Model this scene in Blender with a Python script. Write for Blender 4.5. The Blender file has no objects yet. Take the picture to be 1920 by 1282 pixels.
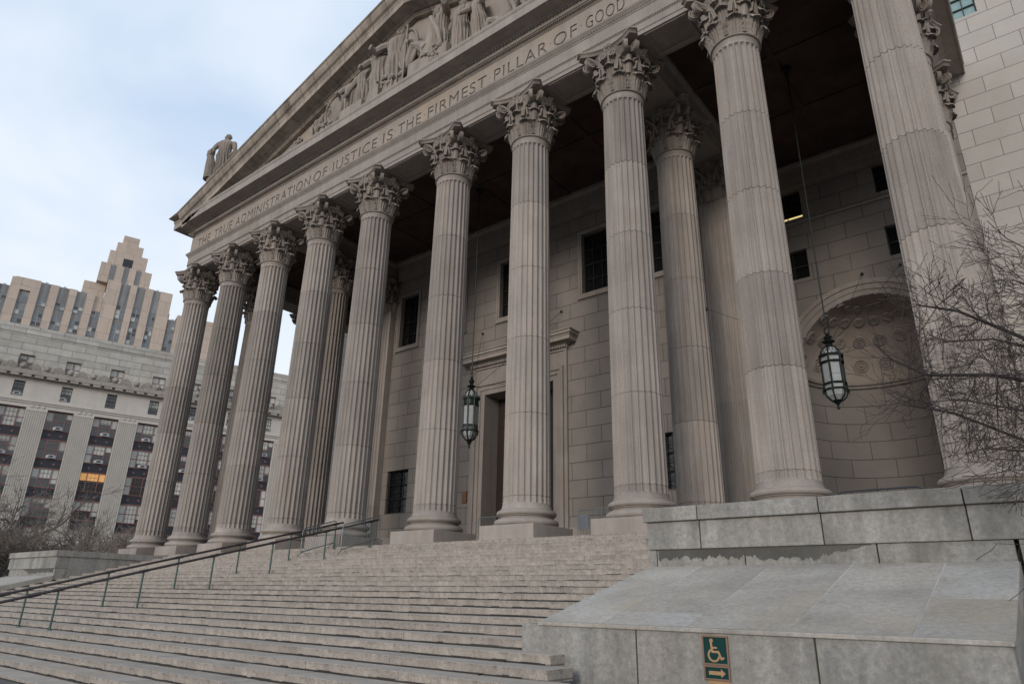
import bpy, bmesh, math, random
from mathutils import Vector, Matrix
sc = bpy.context.scene
U = 4.4                     # one front intercolumniation in metres
R = math.radians
sin, cos, pi = math.sin, math.cos, math.pi

# ---------------------------------------------------------------- camera
cd = bpy.data.cameras.new('camera'); cam = bpy.data.objects.new('camera', cd)
sc.collection.objects.link(cam); sc.camera = cam
cd.sensor_width = 36.0; cd.lens = 1276.086/1920*36; cd.clip_start = .05; cd.clip_end = 3000
_r = Vector((0.78366118, 0.62089276, 0.01916572)); _u = Vector((0.20634246, -0.28928908, 0.93473773)); _f = Vector((-0.58591632, 0.72856297, 0.35482116))
m = Matrix.Identity(4)
for i in range(3): m[i][0] = _r[i]; m[i][1] = _u[i]; m[i][2] = -_f[i]
m.translation = Vector((40.83647, -18.93598, -2.32281)); cam.matrix_world = m

# ---------------------------------------------------------------- sky and sun
SUN_EL, SUN_AZ = R(15), R(168)      # azimuth measured clockwise from +y
w = bpy.data.worlds.new('World'); sc.world = w; w.use_nodes = True
nt = w.node_tree; N = nt.nodes; L = nt.links; N.clear()
out = N.new('ShaderNodeOutputWorld'); bg = N.new('ShaderNodeBackground')
sky = N.new('ShaderNodeTexSky'); sky.sky_type = 'NISHITA'; sky.sun_disc = False
sky.sun_elevation = SUN_EL; sky.sun_rotation = SUN_AZ; sky.air_density = 1.0; sky.dust_density = .5; sky.ozone_density = 3.0
tc = N.new('ShaderNodeTexCoord'); mp = N.new('ShaderNodeMapping'); mp.inputs['Scale'].default_value = (1.0, 1.6, 2.2); mp.inputs['Rotation'].default_value = (.3, .5, .8)
ns = N.new('ShaderNodeTexNoise'); ns.inputs['Scale'].default_value = 1.7; ns.inputs['Detail'].default_value = 4; ns.inputs['Roughness'].default_value = .52; ns.inputs['Distortion'].default_value = .35
cr = N.new('ShaderNodeValToRGB'); cr.color_ramp.elements[0].position = .33; cr.color_ramp.elements[1].position = .82
cr.color_ramp.elements[0].color = (.0, .0, .0, 1); cr.color_ramp.elements[1].color = (.95, .95, .95, 1)
mx = N.new('ShaderNodeMix'); mx.data_type = 'RGBA'
mx.inputs[7].default_value = (9.9, 10.1, 10.4, 1)
L.new(tc.outputs['Generated'], mp.inputs[0]); L.new(mp.outputs[0], ns.inputs['Vector']); L.new(ns.outputs[0], cr.inputs[0])
veil = N.new('ShaderNodeMix'); veil.data_type = 'RGBA'; veil.inputs[0].default_value = .82; veil.inputs[7].default_value = (5.9, 7.5, 9.7, 1)
sz = N.new('ShaderNodeSeparateXYZ'); L.new(tc.outputs['Generated'], sz.inputs[0])
hz = N.new('ShaderNodeMapRange'); hz.inputs[1].default_value = .15; hz.inputs[2].default_value = .62; hz.inputs[3].default_value = .92; hz.inputs[4].default_value = .0; L.new(sz.outputs[2], hz.inputs[0])
mxm = N.new('ShaderNodeMath'); mxm.operation = 'MAXIMUM'; L.new(hz.outputs[0], mxm.inputs[0]); L.new(cr.outputs[0], mxm.inputs[1])
L.new(mxm.outputs[0], mx.inputs[0]); L.new(sky.outputs[0], veil.inputs[6]); L.new(veil.outputs[2], mx.inputs[6]); L.new(mx.outputs[2], bg.inputs[0])
bg.inputs[1].default_value = .1; L.new(bg.outputs[0], out.inputs[0])
sd = bpy.data.lights.new('sun', 'SUN'); so = bpy.data.objects.new('sun', sd); sc.collection.objects.link(so)
sd.energy = 1.4; sd.angle = R(17); sd.color = (1, .92, .84)
so.rotation_euler = Vector((-sin(SUN_AZ)*cos(SUN_EL), -cos(SUN_AZ)*cos(SUN_EL), -sin(SUN_EL))).to_track_quat('-Z', 'Y').to_euler()
so.location = (0, -30, 60)
vs = sc.view_settings; vs.view_transform = 'Standard'; vs.look = 'None'; vs.exposure = .1; vs.gamma = 1

# ---------------------------------------------------------------- materials
def mat(name, base, rough=.85, var=.18, streak=.0, speck=.0, metal=0., scale=1., bump=.0, stain=None, stain_amt=.0, stain_scale=.5,
        brick=None, drum=None, riser=None, spec=.3, rnd=.08, tint=None, grain=0.):
    """procedural stone / metal: mottling, vertical rain streaks, speckle, stains, ashlar joints"""
    M = bpy.data.materials.new(name); M.use_nodes = True
    nt = M.node_tree; N = nt.nodes; L = nt.links
    b = N['Principled BSDF']; b.inputs['Roughness'].default_value = rough; b.inputs['Metallic'].default_value = metal
    b.inputs['Specular IOR Level'].default_value = spec
    tc = N.new('ShaderNodeTexCoord'); oi = N.new('ShaderNodeObjectInfo')
    ad = N.new('ShaderNodeVectorMath'); ad.operation = 'MULTIPLY_ADD'
    L.new(oi.outputs['Random'], ad.inputs[0]); ad.inputs[1].default_value = (37, 23, 0 if drum else 51); L.new(tc.outputs['Object'], ad.inputs[2])
    P = ad.outputs[0]
    def noise(sc_, det=5, vec=(1, 1, 1), rg=.55):
        mp = N.new('ShaderNodeMapping'); mp.inputs['Scale'].default_value = vec; L.new(P, mp.inputs[0])
        n = N.new('ShaderNodeTexNoise'); n.inputs['Scale'].default_value = sc_; n.inputs['Detail'].default_value = det; n.inputs['Roughness'].default_value = rg
        L.new(mp.outputs[0], n.inputs['Vector']); return n.outputs[0]
    def mul(col, fac, lo, hi):      # col * map(fac 0.25..0.75 -> lo..hi)
        mr = N.new('ShaderNodeMapRange'); mr.inputs[1].default_value = .27; mr.inputs[2].default_value = .73; mr.inputs[3].default_value = lo; mr.inputs[4].default_value = hi
        L.new(fac, mr.inputs[0]); v = N.new('ShaderNodeVectorMath'); v.operation = 'SCALE'
        L.new(col, v.inputs[0]); L.new(mr.outputs[0], v.inputs['Scale']); return v.outputs[0]
    def mixc(col, c2, fac):
        x = N.new('ShaderNodeMix'); x.data_type = 'RGBA'; L.new(fac, x.inputs[0]); L.new(col, x.inputs[6])
        if isinstance(c2, tuple): x.inputs[7].default_value = (*c2, 1)
        else: L.new(c2, x.inputs[7])
        return x.outputs[2]
    def ramp(fac, a, bb):
        mr = N.new('ShaderNodeMapRange'); mr.inputs[1].default_value = a; mr.inputs[2].default_value = bb; L.new(fac, mr.inputs[0]); return mr.outputs[0]
    rgb = N.new('ShaderNodeRGB'); rgb.outputs[0].default_value = (*base, 1); col = rgb.outputs[0]
    height = None
    if brick:
        bw, rh, ox, oz, mort, axis = brick[:6]
        sx = N.new('ShaderNodeSeparateXYZ'); L.new(tc.outputs['UV' if axis == 'uv' else 'Object'], sx.inputs[0])
        cb = N.new('ShaderNodeCombineXYZ')
        a1 = N.new('ShaderNodeMath'); a1.inputs[1].default_value = ox; L.new(sx.outputs[1 if axis == 'y' else 0], a1.inputs[0])
        a2 = N.new('ShaderNodeMath'); a2.inputs[1].default_value = oz; L.new(sx.outputs[1 if axis in ('uv', 'xy') else 2], a2.inputs[0])
        L.new(a1.outputs[0], cb.inputs[0]); L.new(a2.outputs[0], cb.inputs[1])
        bt = N.new('ShaderNodeTexBrick'); bt.inputs['Scale'].default_value = 1; bt.inputs['Brick Width'].default_value = bw; bt.inputs['Row Height'].default_value = rh
        bt.inputs['Mortar Size'].default_value = mort; bt.inputs['Mortar Smooth'].default_value = .25; bt.inputs['Bias'].default_value = 0
        d = brick[6] if len(brick) > 6 else .15
        bt.inputs['Color1'].default_value = tuple(x*(1-d) for x in base)+(1,); bt.inputs['Color2'].default_value = tuple(x*(1+d) for x in base)+(1,)
        mo = brick[7] if len(brick) > 7 else .42
        bt.inputs['Mortar'].default_value = tuple(x*mo for x in base)+(1,)
        L.new(cb.outputs[0], bt.inputs[0]); col = bt.outputs[0]; height = bt.outputs['Fac']
    if drum:
        sx = N.new('ShaderNodeSeparateXYZ'); L.new(P, sx.inputs[0])
        a = N.new('ShaderNodeMath'); a.operation = 'MULTIPLY_ADD'; a.inputs[1].default_value = 1/drum[0]; a.inputs[2].default_value = -drum[1]/drum[0]; L.new(sx.outputs[2], a.inputs[0])
        fl = N.new('ShaderNodeMath'); fl.operation = 'FLOOR'; L.new(a.outputs[0], fl.inputs[0])
        s2 = N.new('ShaderNodeMath'); s2.operation = 'MULTIPLY_ADD'; s2.inputs[1].default_value = 91.7; L.new(oi.outputs['Random'], s2.inputs[0]); L.new(fl.outputs[0], s2.inputs[2])
        wn = N.new('ShaderNodeTexWhiteNoise'); wn.noise_dimensions = '1D'; L.new(s2.outputs[0], wn.inputs['W'])
        mr = N.new('ShaderNodeMapRange'); mr.inputs[3].default_value = .85; mr.inputs[4].default_value = 1.12; L.new(wn.outputs[0], mr.inputs[0])
        v = N.new('ShaderNodeVectorMath'); v.operation = 'SCALE'; L.new(col, v.inputs[0]); L.new(mr.outputs[0], v.inputs['Scale']); col = v.outputs[0]
    if riser:       # grime that gathers at the foot of each riser and runs down from its edge
        sx = N.new('ShaderNodeSeparateXYZ'); L.new(tc.outputs['Object'], sx.inputs[0])
        a = N.new('ShaderNodeMath'); a.operation = 'MULTIPLY_ADD'; a.inputs[1].default_value = 1/riser[0]; a.inputs[2].default_value = -riser[1]/riser[0]; L.new(sx.outputs[2], a.inputs[0])
        fr = N.new('ShaderNodeMath'); fr.operation = 'FRACT'; L.new(a.outputs[0], fr.inputs[0])
        nn = noise(7, 5, (1, 1, .25), .7); jn = N.new('ShaderNodeMath'); jn.operation = 'MULTIPLY_ADD'; jn.inputs[1].default_value = .22; jn.inputs[2].default_value = -.11; L.new(nn, jn.inputs[0])
        ft = N.new('ShaderNodeMath'); L.new(fr.outputs[0], ft.inputs[0]); L.new(jn.outputs[0], ft.inputs[1])
        foot = ramp(ft.outputs[0], .2, .03); top = ramp(ft.outputs[0], .55, .95)
        f1 = N.new('ShaderNodeMath'); f1.operation = 'MULTIPLY'; f1.inputs[1].default_value = .92; L.new(foot, f1.inputs[0])
        f2 = N.new('ShaderNodeMath'); f2.operation = 'MULTIPLY'; L.new(top, f2.inputs[0]); L.new(ramp(nn, .45, .62), f2.inputs[1])
        f3 = N.new('ShaderNodeMath'); f3.operation = 'MULTIPLY'; f3.inputs[1].default_value = .62; L.new(f2.outputs[0], f3.inputs[0])
        col = mixc(col, (.10, .088, .076), f1.outputs[0]); col = mixc(col, (.15, .135, .12), f3.outputs[0])
    n1 = noise(.9*scale, 6); col = mul(col, n1, 1-var, 1+var)
    if tint: col = mixc(col, tint, ramp(noise(.45*scale, 4), .5, .8))
    if streak: col = mul(col, noise(3.2*scale, 5, (1, 1, .07)), 1-streak, 1+streak*.6)
    if speck: col = mul(col, noise(46*scale, 2, (1, 1, 1), .7), 1-speck, 1+speck)
    if grain: col = mul(col, noise(13*scale, 3, (1, 1, 1), .7), 1-grain, 1+grain)
    if stain:
        f = ramp(noise(stain_scale, 7, (1, 1, .45), .62), .53, .7)
        mm = N.new('ShaderNodeMath'); mm.operation = 'MULTIPLY'; mm.inputs[1].default_value = stain_amt; L.new(f, mm.inputs[0]); col = mixc(col, stain, mm.outputs[0])
    if rnd:
        mr = N.new('ShaderNodeMapRange'); mr.inputs[3].default_value = 1-rnd; mr.inputs[4].default_value = 1+rnd; L.new(oi.outputs['Random'], mr.inputs[0])
        v = N.new('ShaderNodeVectorMath'); v.operation = 'SCALE'; L.new(col, v.inputs[0]); L.new(mr.outputs[0], v.inputs['Scale']); col = v.outputs[0]
    L.new(col, b.inputs['Base Color'])
    nrm = None
    if bump:
        bp = N.new('ShaderNodeBump'); bp.inputs['Strength'].default_value = bump; bp.inputs['Distance'].default_value = .012
        L.new(noise(20*scale, 6, (1, 1, 1), .65), bp.inputs['Height']); nrm = bp.outputs[0]
    if height is not None:
        bp = N.new('ShaderNodeBump'); bp.invert = True; bp.inputs['Strength'].default_value = .8; bp.inputs['Distance'].default_value = .03
        L.new(height, bp.inputs['Height'])
        if nrm: L.new(nrm, bp.inputs['Normal'])
        nrm = bp.outputs[0]
    if nrm: L.new(nrm, b.inputs['Normal'])
    return M
def flat(name, c, rough=.5, metal=0., emit=None, es=0., spec=.5, trans=0.):
    M = bpy.data.materials.new(name); M.use_nodes = True; b = M.node_tree.nodes['Principled BSDF']
    N = M.node_tree.nodes; L = M.node_tree.links
    b.inputs['Roughness'].default_value = rough; b.inputs['Metallic'].default_value = metal; b.inputs['Specular IOR Level'].default_value = spec
    b.inputs['Transmission Weight'].default_value = trans
    n = N.new('ShaderNodeTexNoise'); n.inputs['Scale'].default_value = 6; n.inputs['Detail'].default_value = 5
    tc = N.new('ShaderNodeTexCoord'); L.new(tc.outputs['Object'], n.inputs['Vector'])
    mr = N.new('ShaderNodeMapRange'); mr.inputs[1].default_value = .3; mr.inputs[2].default_value = .7; mr.inputs[3].default_value = .88; mr.inputs[4].default_value = 1.1; L.new(n.outputs[0], mr.inputs[0])
    v = N.new('ShaderNodeVectorMath'); v.operation = 'SCALE'; v.inputs[0].default_value = c; L.new(mr.outputs[0], v.inputs['Scale']); L.new(v.outputs[0], b.inputs['Base Color'])
    if emit: b.inputs['Emission Color'].default_value = (*emit, 1); b.inputs['Emission Strength'].default_value = es
    return M
GR = (.40, .34, .295)
ROOT_Z = -.871
LZ = lambda z: (z-ROOT_Z)*U          # z (units) -> metres above the courthouse root
RS_M, FLOOR_ = .0302*U, -.1058
M = {}
M['granite'] = mat('granite_trim', (0.308, 0.267, 0.234), var=.12, streak=.14, speck=.12, bump=.12, stain=(.22, .17, .13), stain_amt=.55)
M['frieze'] = mat('granite_frieze', (0.328, 0.281, 0.242), var=.12, streak=.12, speck=.1, bump=.08, stain=(.45, .34, .22), stain_amt=.5, rnd=0)
M['groove'] = mat('granite_groove', (.18, .152, .13), var=.15, rnd=0)
M['shaft'] = mat('granite_shaft', (0.318, 0.277, 0.244), var=.1, streak=.24, speck=.26, bump=.3, drum=(.648*U, .221*U), stain=(.27, .22, .18), stain_amt=.5, rnd=.09)
M['capital'] = mat('granite_capital', (0.259, 0.22, 0.187), var=.2, streak=.1, speck=.14, bump=.25, stain=(.14, .115, .095), stain_amt=.75, stain_scale=1.4)
M['dirty'] = mat('weathered_granite', (0.216, 0.18, 0.148), var=.25, streak=.3, speck=.12, bump=.2, stain=(.10, .08, .06), stain_amt=.8, stain_scale=.9)
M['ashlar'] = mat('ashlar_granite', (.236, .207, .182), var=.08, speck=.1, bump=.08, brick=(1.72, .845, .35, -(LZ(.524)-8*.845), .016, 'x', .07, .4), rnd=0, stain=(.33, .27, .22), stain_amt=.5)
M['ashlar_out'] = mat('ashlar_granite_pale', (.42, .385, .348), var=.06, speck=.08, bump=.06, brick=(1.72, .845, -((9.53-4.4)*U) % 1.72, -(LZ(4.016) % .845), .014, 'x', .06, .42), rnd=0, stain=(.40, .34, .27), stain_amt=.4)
M['ashlar_niche'] = mat('ashlar_granite_curved', (.262, .23, .202), var=.08, speck=.1, brick=(1.9, .845, 0, .1, .016, 'uv', .07, .42), rnd=0, stain=(.3, .25, .2), stain_amt=.5)
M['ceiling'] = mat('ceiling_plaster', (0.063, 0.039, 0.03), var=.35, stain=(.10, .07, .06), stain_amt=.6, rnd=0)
M['step'] = mat('step_granite', (.345, .303, .262), var=.10, streak=.22, speck=.3, bump=.4, scale=2.2, riser=(RS_M, LZ(FLOOR_) % RS_M), stain=(.19, .16, .13), stain_amt=.5, stain_scale=1.6, grain=.25, rnd=.06)
M['tread'] = mat('tread_granite', (.345, .306, .265), var=.16, speck=.25, bump=.3, scale=1.8, stain=(.36, .30, .235), stain_amt=.5, stain_scale=1.2, grain=.2, rnd=.06)
M['podium'] = mat('podium_stone', (.285, .273, .25), var=.15, streak=.30, speck=.14, bump=.3, stain=(.13, .12, .10), stain_amt=.75, stain_scale=.8, grain=.24, rnd=.07, tint=(.27, .245, .21))
M['slab'] = mat('slab_stone', (.35, .322, .282), var=.24, speck=.12, bump=.2, stain=(.37, .29, .20), stain_amt=.5, stain_scale=.45, tint=(.33, .325, .315), grain=.2, rnd=.07)
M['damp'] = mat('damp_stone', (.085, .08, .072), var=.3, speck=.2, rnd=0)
M['mortar'] = mat('pale_mortar', (.42, .41, .39), var=.3, rnd=0)
M['rake'] = mat('weathered_cornice_stone', (.325, .275, .228), var=.25, streak=.25, speck=.12, bump=.2, stain=(.13, .10, .075), stain_amt=.75, stain_scale=.9)
M['carved'] = mat('carved_granite', (.30, .255, .215), var=.15, streak=.25, speck=.14, bump=.5, stain=(.15, .12, .10), stain_amt=.6, stain_scale=1.5, rnd=.05)
M['dome'] = mat('dome_stone_bounce_lit', (.36, .30, .255), var=.15, speck=.1, rnd=0)  # same granite made paler: light bounced up from the terrace is in the colour
M['darkfloor'] = mat('worn_dark_granite', (.15, .135, .12), var=.2, speck=.2)
M['joint'] = mat('open_joint', (.03, .026, .021), var=.4, rnd=0)
M['rust'] = mat('rusty_joint', (.13, .075, .04), var=.5, rnd=0)
M['moss'] = mat('mossy_joint', (.045, .05, .02), var=.5, rnd=0)
M['ground'] = mat('paving', (.095, .092, .09), var=.2, speck=.15, brick=(1.5, .9, 0, 0, .01, 'xy'), rnd=0)
M['soil'] = mat('soil', (.09, .075, .055), var=.4, rnd=0)
M['dark_metal'] = flat('dark_patina_metal', (.022, .03, .026), .45, .6)
M['rail'] = flat('rail_metal', (.06, .05, .05), .35, .5)
M['rail_post'] = flat('verdigris_post', (0.059, 0.098, 0.081), .55, .3)
M['galv'] = flat('galvanised_steel', (.2, .225, .225), .45, .6)
M['darkbar'] = flat('painted_barrier', (.03, .035, .045), .5, .3)
M['board'] = flat('grey_board', (.12, .13, .145), .6)
M['frost'] = flat('frosted_glass', (.36, .38, .37), .3, spec=.6)
M['window'] = flat('dark_window_glass', (.012, .013, .013), .12, spec=.6)
M['bronze'] = flat('window_bronze', (.03, .03, .027), .5, .4)
M['glasspale'] = flat('pale_window_glass', (.22, .33, .33), .12, spec=.7)
M['doorwood'] = flat('bronze_door', (.035, .02, .016), .5, .2)
M['plaque'] = flat('copper_plaque', (0.196, 0.091, 0.038), .5, .2)
M['strip_light'] = flat('strip_light', (.8, .7, .3), .5, emit=(1., .78, .32), es=.75)
M['bark'] = mat('grey_bark', (.045, .038, .035), var=.3, bump=.5, scale=3, rnd=.1)
M['twig'] = mat('twig_bark', (.05, .04, .037), var=.35, scale=2, rnd=.1)
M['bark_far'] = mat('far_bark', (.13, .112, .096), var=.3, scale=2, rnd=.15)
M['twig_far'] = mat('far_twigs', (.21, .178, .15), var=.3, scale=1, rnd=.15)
M['signgreen'] = flat('sign_green', (.002, .034, .032), .6, spec=.2)
M['signgold'] = flat('sign_gold', (.40, .24, .12), .45, .3)
M['signframe'] = flat('sign_frame_bronze', (.22, .14, .095), .5, .4)
M['signdark'] = flat('sign_dark_text', (.03, .02, .015), .6)
M['off'] = mat('office_limestone', (.50, .455, .40), var=.06, streak=.06, speck=.03, rnd=0)
M['off_ash'] = mat('office_ashlar', (0.41, 0.383, 0.337), var=.12, streak=.1, brick=(3.0, 1.0, 0, .1, .03, 'x'), rnd=0, stain=(.40, .31, .25), stain_amt=.6, stain_scale=.12)
M['off_orn'] = mat('office_ornament', (0.318, 0.281, 0.244), var=.2, streak=.1, rnd=0)
M['spandrel'] = flat('spandrel_panel', (.016, .017, .024), .5)
M['redframe'] = flat('red_window_frame', (.19, .085, .07), .6)
M['blind'] = mat('window_blind', (.44, .44, .40), var=.12, rough=.5, rnd=.25)
M['offglass'] = flat('office_glass', (.03, .033, .034), .15, spec=.7)
M['litglass'] = flat('lit_window', (.5, .3, .12), .4, emit=(1., .45, .12), es=.32)
M['ac'] = flat('air_conditioner_casing', (.5, .5, .5), .5)
M['acdark'] = flat('air_conditioner_grille', (.06, .065, .07), .6)
M['tower'] = mat('tower_limestone', (.495, .40, .325), var=.07, streak=.05, brick=(3.6, 3.6, 0, 0, .03, 'x', .06, .6), rnd=0, stain=(.38, .30, .25), stain_amt=.4, stain_scale=.08)
M['alu'] = mat('aluminium_spandrel', (.30, .295, .29), var=.12, streak=.3, scale=.35, rnd=.08)
M['towerglass'] = flat('tower_window', (.13, .15, .16), .2, spec=.7)

# ---------------------------------------------------------------- mesh helpers
C = sc.collection
class MB:
    def __init__(s): s.v = []; s.f = []; s.m = []; s.uv = None
    def add(s, vs, fs, mi=0):
        o = len(s.v); s.v += [tuple(p) for p in vs]; s.f += [tuple(i+o for i in f) for f in fs]; s.m += [mi]*len(fs); return s
    def box(s, x0, x1, y0, y1, z0, z1, mi=0):
        return s.add([(x0, y0, z0), (x1, y0, z0), (x1, y1, z0), (x0, y1, z0), (x0, y0, z1), (x1, y0, z1), (x1, y1, z1), (x0, y1, z1)],
                     [(0, 3, 2, 1), (4, 5, 6, 7), (0, 1, 5, 4), (1, 2, 6, 5), (2, 3, 7, 6), (3, 0, 4, 7)], mi)
    def hexa(s, p, mi=0):
        return s.add(p, [(0, 3, 2, 1), (4, 5, 6, 7), (0, 1, 5, 4), (1, 2, 6, 5), (2, 3, 7, 6), (3, 0, 4, 7)], mi)
    def prism(s, poly, a, b, axis='x', mi=0):       # poly in the two other axes
        n = len(poly)
        f = {'x': lambda t, p: (t, p[0], p[1]), 'y': lambda t, p: (p[0], t, p[1]), 'z': lambda t, p: (p[0], p[1], t)}[axis]
        vs = [f(a, p) for p in poly]+[f(b, p) for p in poly]
        fs = [tuple(range(n))[::-1], tuple(range(n, 2*n))]+[(i, (i+1) % n, n+(i+1) % n, n+i) for i in range(n)]
        return s.add(vs, fs, mi)
    def lathe(s, prof, n=32, c=(0, 0, 0), mi=0, a0=0., a1=2*pi):
        full = abs(a1-a0-2*pi) < 1e-6; k = n if full else n+1; vs = []
        for r, z in prof:
            for i in range(k):
                t = a0+(a1-a0)*i/n; vs.append((c[0]+r*cos(t), c[1]+r*sin(t), c[2]+z))
        fs = []
        for j in range(len(prof)-1):
            for i in range(n):
                i2 = (i+1) % k; fs.append((j*k+i, j*k+i2, (j+1)*k+i2, (j+1)*k+i))
        s.add(vs, fs, mi)
        if full:
            o = len(s.v)-len(vs)
            if prof[0][0] > 1e-5: s.f.append(tuple(o+i for i in range(k))[::-1]); s.m.append(mi)
            if prof[-1][0] > 1e-5: s.f.append(tuple(o+(len(prof)-1)*k+i for i in range(k))); s.m.append(mi)
        return s
    def tube(s, pts, rad, n=6, mi=0, cap=True, flat_=None):
        pts = [Vector(p) for p in pts]
        if not hasattr(rad, '__len__'): rad = [rad]*len(pts)
        vs = []; ref = None
        for i, p in enumerate(pts):
            d = (pts[min(i+1, len(pts)-1)]-pts[max(i-1, 0)])
            if d.length < 1e-9: d = Vector((0, 0, 1))
            d.normalize()
            if ref is None: ref = Vector((0, 0, 1)) if abs(d.z) < .9 else Vector((1, 0, 0))
            a = d.cross(ref)
            if a.length < 1e-4: a = d.orthogonal()
            a.normalize(); b = a.cross(d).normalized(); ref = b
            for k in range(n):
                t = 2*pi*k/n
                if flat_: vs.append(p+a*cos(t)*rad[i]*flat_[0]+b*sin(t)*rad[i]*flat_[1])
                else: vs.append(p+a*cos(t)*rad[i]+b*sin(t)*rad[i])
        fs = []
        for j in range(len(pts)-1):
            for k in range(n):
                k2 = (k+1) % n; fs.append((j*n+k, j*n+k2, (j+1)*n+k2, (j+1)*n+k))
        if cap: fs += [tuple(range(n))[::-1], tuple((len(pts)-1)*n+k for k in range(n))]
        return s.add(vs, fs, mi)
    def ball(s, c, r, n=10, mi=0, sq=None):
        if not hasattr(r, '__len__'): r = (r, r, r)
        vs = []; fs = []; h = n//2+1
        for j in range(h+1):
            a = -pi/2+pi*j/h
            for i in range(n):
                t = 2*pi*i/n; vs.append((c[0]+r[0]*cos(a)*cos(t), c[1]+r[1]*cos(a)*sin(t), c[2]+r[2]*sin(a)))
        for j in range(h):
            for i in range(n): fs.append((j*n+i, j*n+(i+1) % n, (j+1)*n+(i+1) % n, (j+1)*n+i))
        return s.add(vs, fs, mi)
    def grid(s, fn, nu, nv, mi=0, closed_u=False):
        ku = nu if closed_u else nu+1
        vs = [fn(i/nu, j/nv) for j in range(nv+1) for i in range(ku)]; fs = []
        for j in range(nv):
            for i in range(nu):
                i2 = (i+1) % ku; fs.append((j*ku+i, j*ku+i2, (j+1)*ku+i2, (j+1)*ku+i))
        return s.add(vs, fs, mi)
    def xform(s, fn, start=0):
        for i in range(start, len(s.v)): s.v[i] = tuple(fn(*s.v[i]))
        return s
    def build(s, name, mats, parent=None, k=U, smooth=None, bevel=0., loc=None, uv=None, local=False):
        me = bpy.data.meshes.new(name)
        o = bpy.data.objects.new(name, me)
        off = Vector((0, 0, 0))
        p = parent
        while p is not None and not local: off += Vector(p.location); p = p.parent
        if loc is not None: off += Vector(loc)*k; o.location = Vector(loc)*k
        me.from_pydata([Vector(v)*k-off for v in s.v], [], s.f)
        for x in (mats if isinstance(mats, (list, tuple)) else [mats]): me.materials.append(M[x])
        me.polygons.foreach_set('material_index', s.m)
        if uv:
            ul = me.uv_layers.new(name='UVMap'); d = ul.data
            for lp in me.loops: d[lp.index].uv = uv[lp.vertex_index]
        me.validate(); me.update()
        if smooth is not None:
            me.polygons.foreach_set('use_smooth', [True]*len(me.polygons)); me.set_sharp_from_angle(angle=R(smooth))
        C.objects.link(o)
        if parent is not None: o.parent = parent
        if bevel:
            b = o.modifiers.new('edge_wear', 'BEVEL'); b.width = bevel; b.segments = 2; b.limit_method = 'ANGLE'; b.angle_limit = R(40)
        return o
def thing(name, label, cat, loc, k=U, rz=0., group=None):
    o = bpy.data.objects.new(name, None); C.objects.link(o); o.location = Vector(loc)*k; o.rotation_euler = (0, 0, rz)
    o.empty_display_size = .3; tag(o, label, cat, group); return o
def tag(o, label, cat, group=None):
    o['label'] = label; o['category'] = cat
    if group: o['group'] = group
    return o
def kids(o): return list(o.children)
def copy_tree(o, parent=None, dl=None):
    c = o.copy(); C.objects.link(c); c.parent = parent
    if dl is not None: c.location = Vector(o.location)+Vector(dl)
    for ch in kids(o): copy_tree(ch, c)
    return c
random.seed(7)

# ---------------------------------------------------------------- ground
FLOOR = -.1058
g = MB()
g.add([(-1500, -1500, ROOT_Z*U-.02), (1500, -1500, ROOT_Z*U-.02), (1500, 1500, ROOT_Z*U-.02), (-1500, 1500, ROOT_Z*U-.02)], [(0, 1, 2, 3)])
go = g.build('ground', 'ground', k=1); go['kind'] = 'structure'

# ---------------------------------------------------------------- courthouse
XS = [-.2066, .8004, 1.8004, 2.8004, 3.8004, 5., 6., 7., 8., 9.007]
XL, XR = XS[0], XS[9]; XC = 4.4
ct = thing('courthouse', 'grey granite courthouse with a tall fluted colonnade, inscribed frieze and carved pediment', 'courthouse', (XC, 0, ROOT_Z))
ZN, ZA = 3.511, 3.9965       # neck, top of the abacus

def shaft_mb(r0=.189, r1=.172, z0=.118, z1=ZN-.012, nf=24, seg=7):
    """fluted, slightly tapering shaft with rounded flute ends and cut drum joints"""
    s = MB(); fw = .86; zs = []
    zb, zt = .165, z1-.055
    wf = pi*r0/nf*fw
    zs += [z0, z0+.006, z0+.02, zb-.006]
    for t in (0, .12, .3, .55, .8, 1.): zs.append(zb+wf*t)
    z = .221
    while z < zt-.1:
        for d in (-.0045, -.002, .002, .0045): zs.append(z+d)
        z += .648
    for t in (1., .8, .55, .3, .12, 0): zs.append(zt-wf*t)
    zs += [zt+.006, z1-.02, z1-.006, z1]
    zs = sorted(set(round(a, 5) for a in zs))
    n = nf*seg
    for z in zs:
        q = max(0, min(1, (z-z0)/(z1-z0))); r = r0+(r1-r0)*(q**1.35)
        if z < zb: r += .016*((zb-z)/(zb-z0))**2
        if z > zt: r += .006*((z-zt)/(z1-zt))**2
        jd = 0
        for k in range(6):
            if abs(z-(.221+.648*k)) < .003: jd = .0055
        e = min(z-zb, zt-z)
        for i in range(n):
            a = 2*pi*i/n; u = ((i % seg)+.5)/seg*2-1; u /= fw; dep = 0
            if e >= 0 and abs(u) < 1:
                v = max(0, 1-e/wf); k = 1-u*u-v*v
                if k > 0: dep = .021*math.sqrt(k)
            rr = r-dep-jd; s.v.append((rr*cos(a), rr*sin(a), z))
    for j in range(len(zs)-1):
        for i in range(n):
            i2 = (i+1) % n; s.f.append((j*n+i, j*n+i2, (j+1)*n+i2, (j+1)*n+i)); s.m.append(0)
    return s
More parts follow.
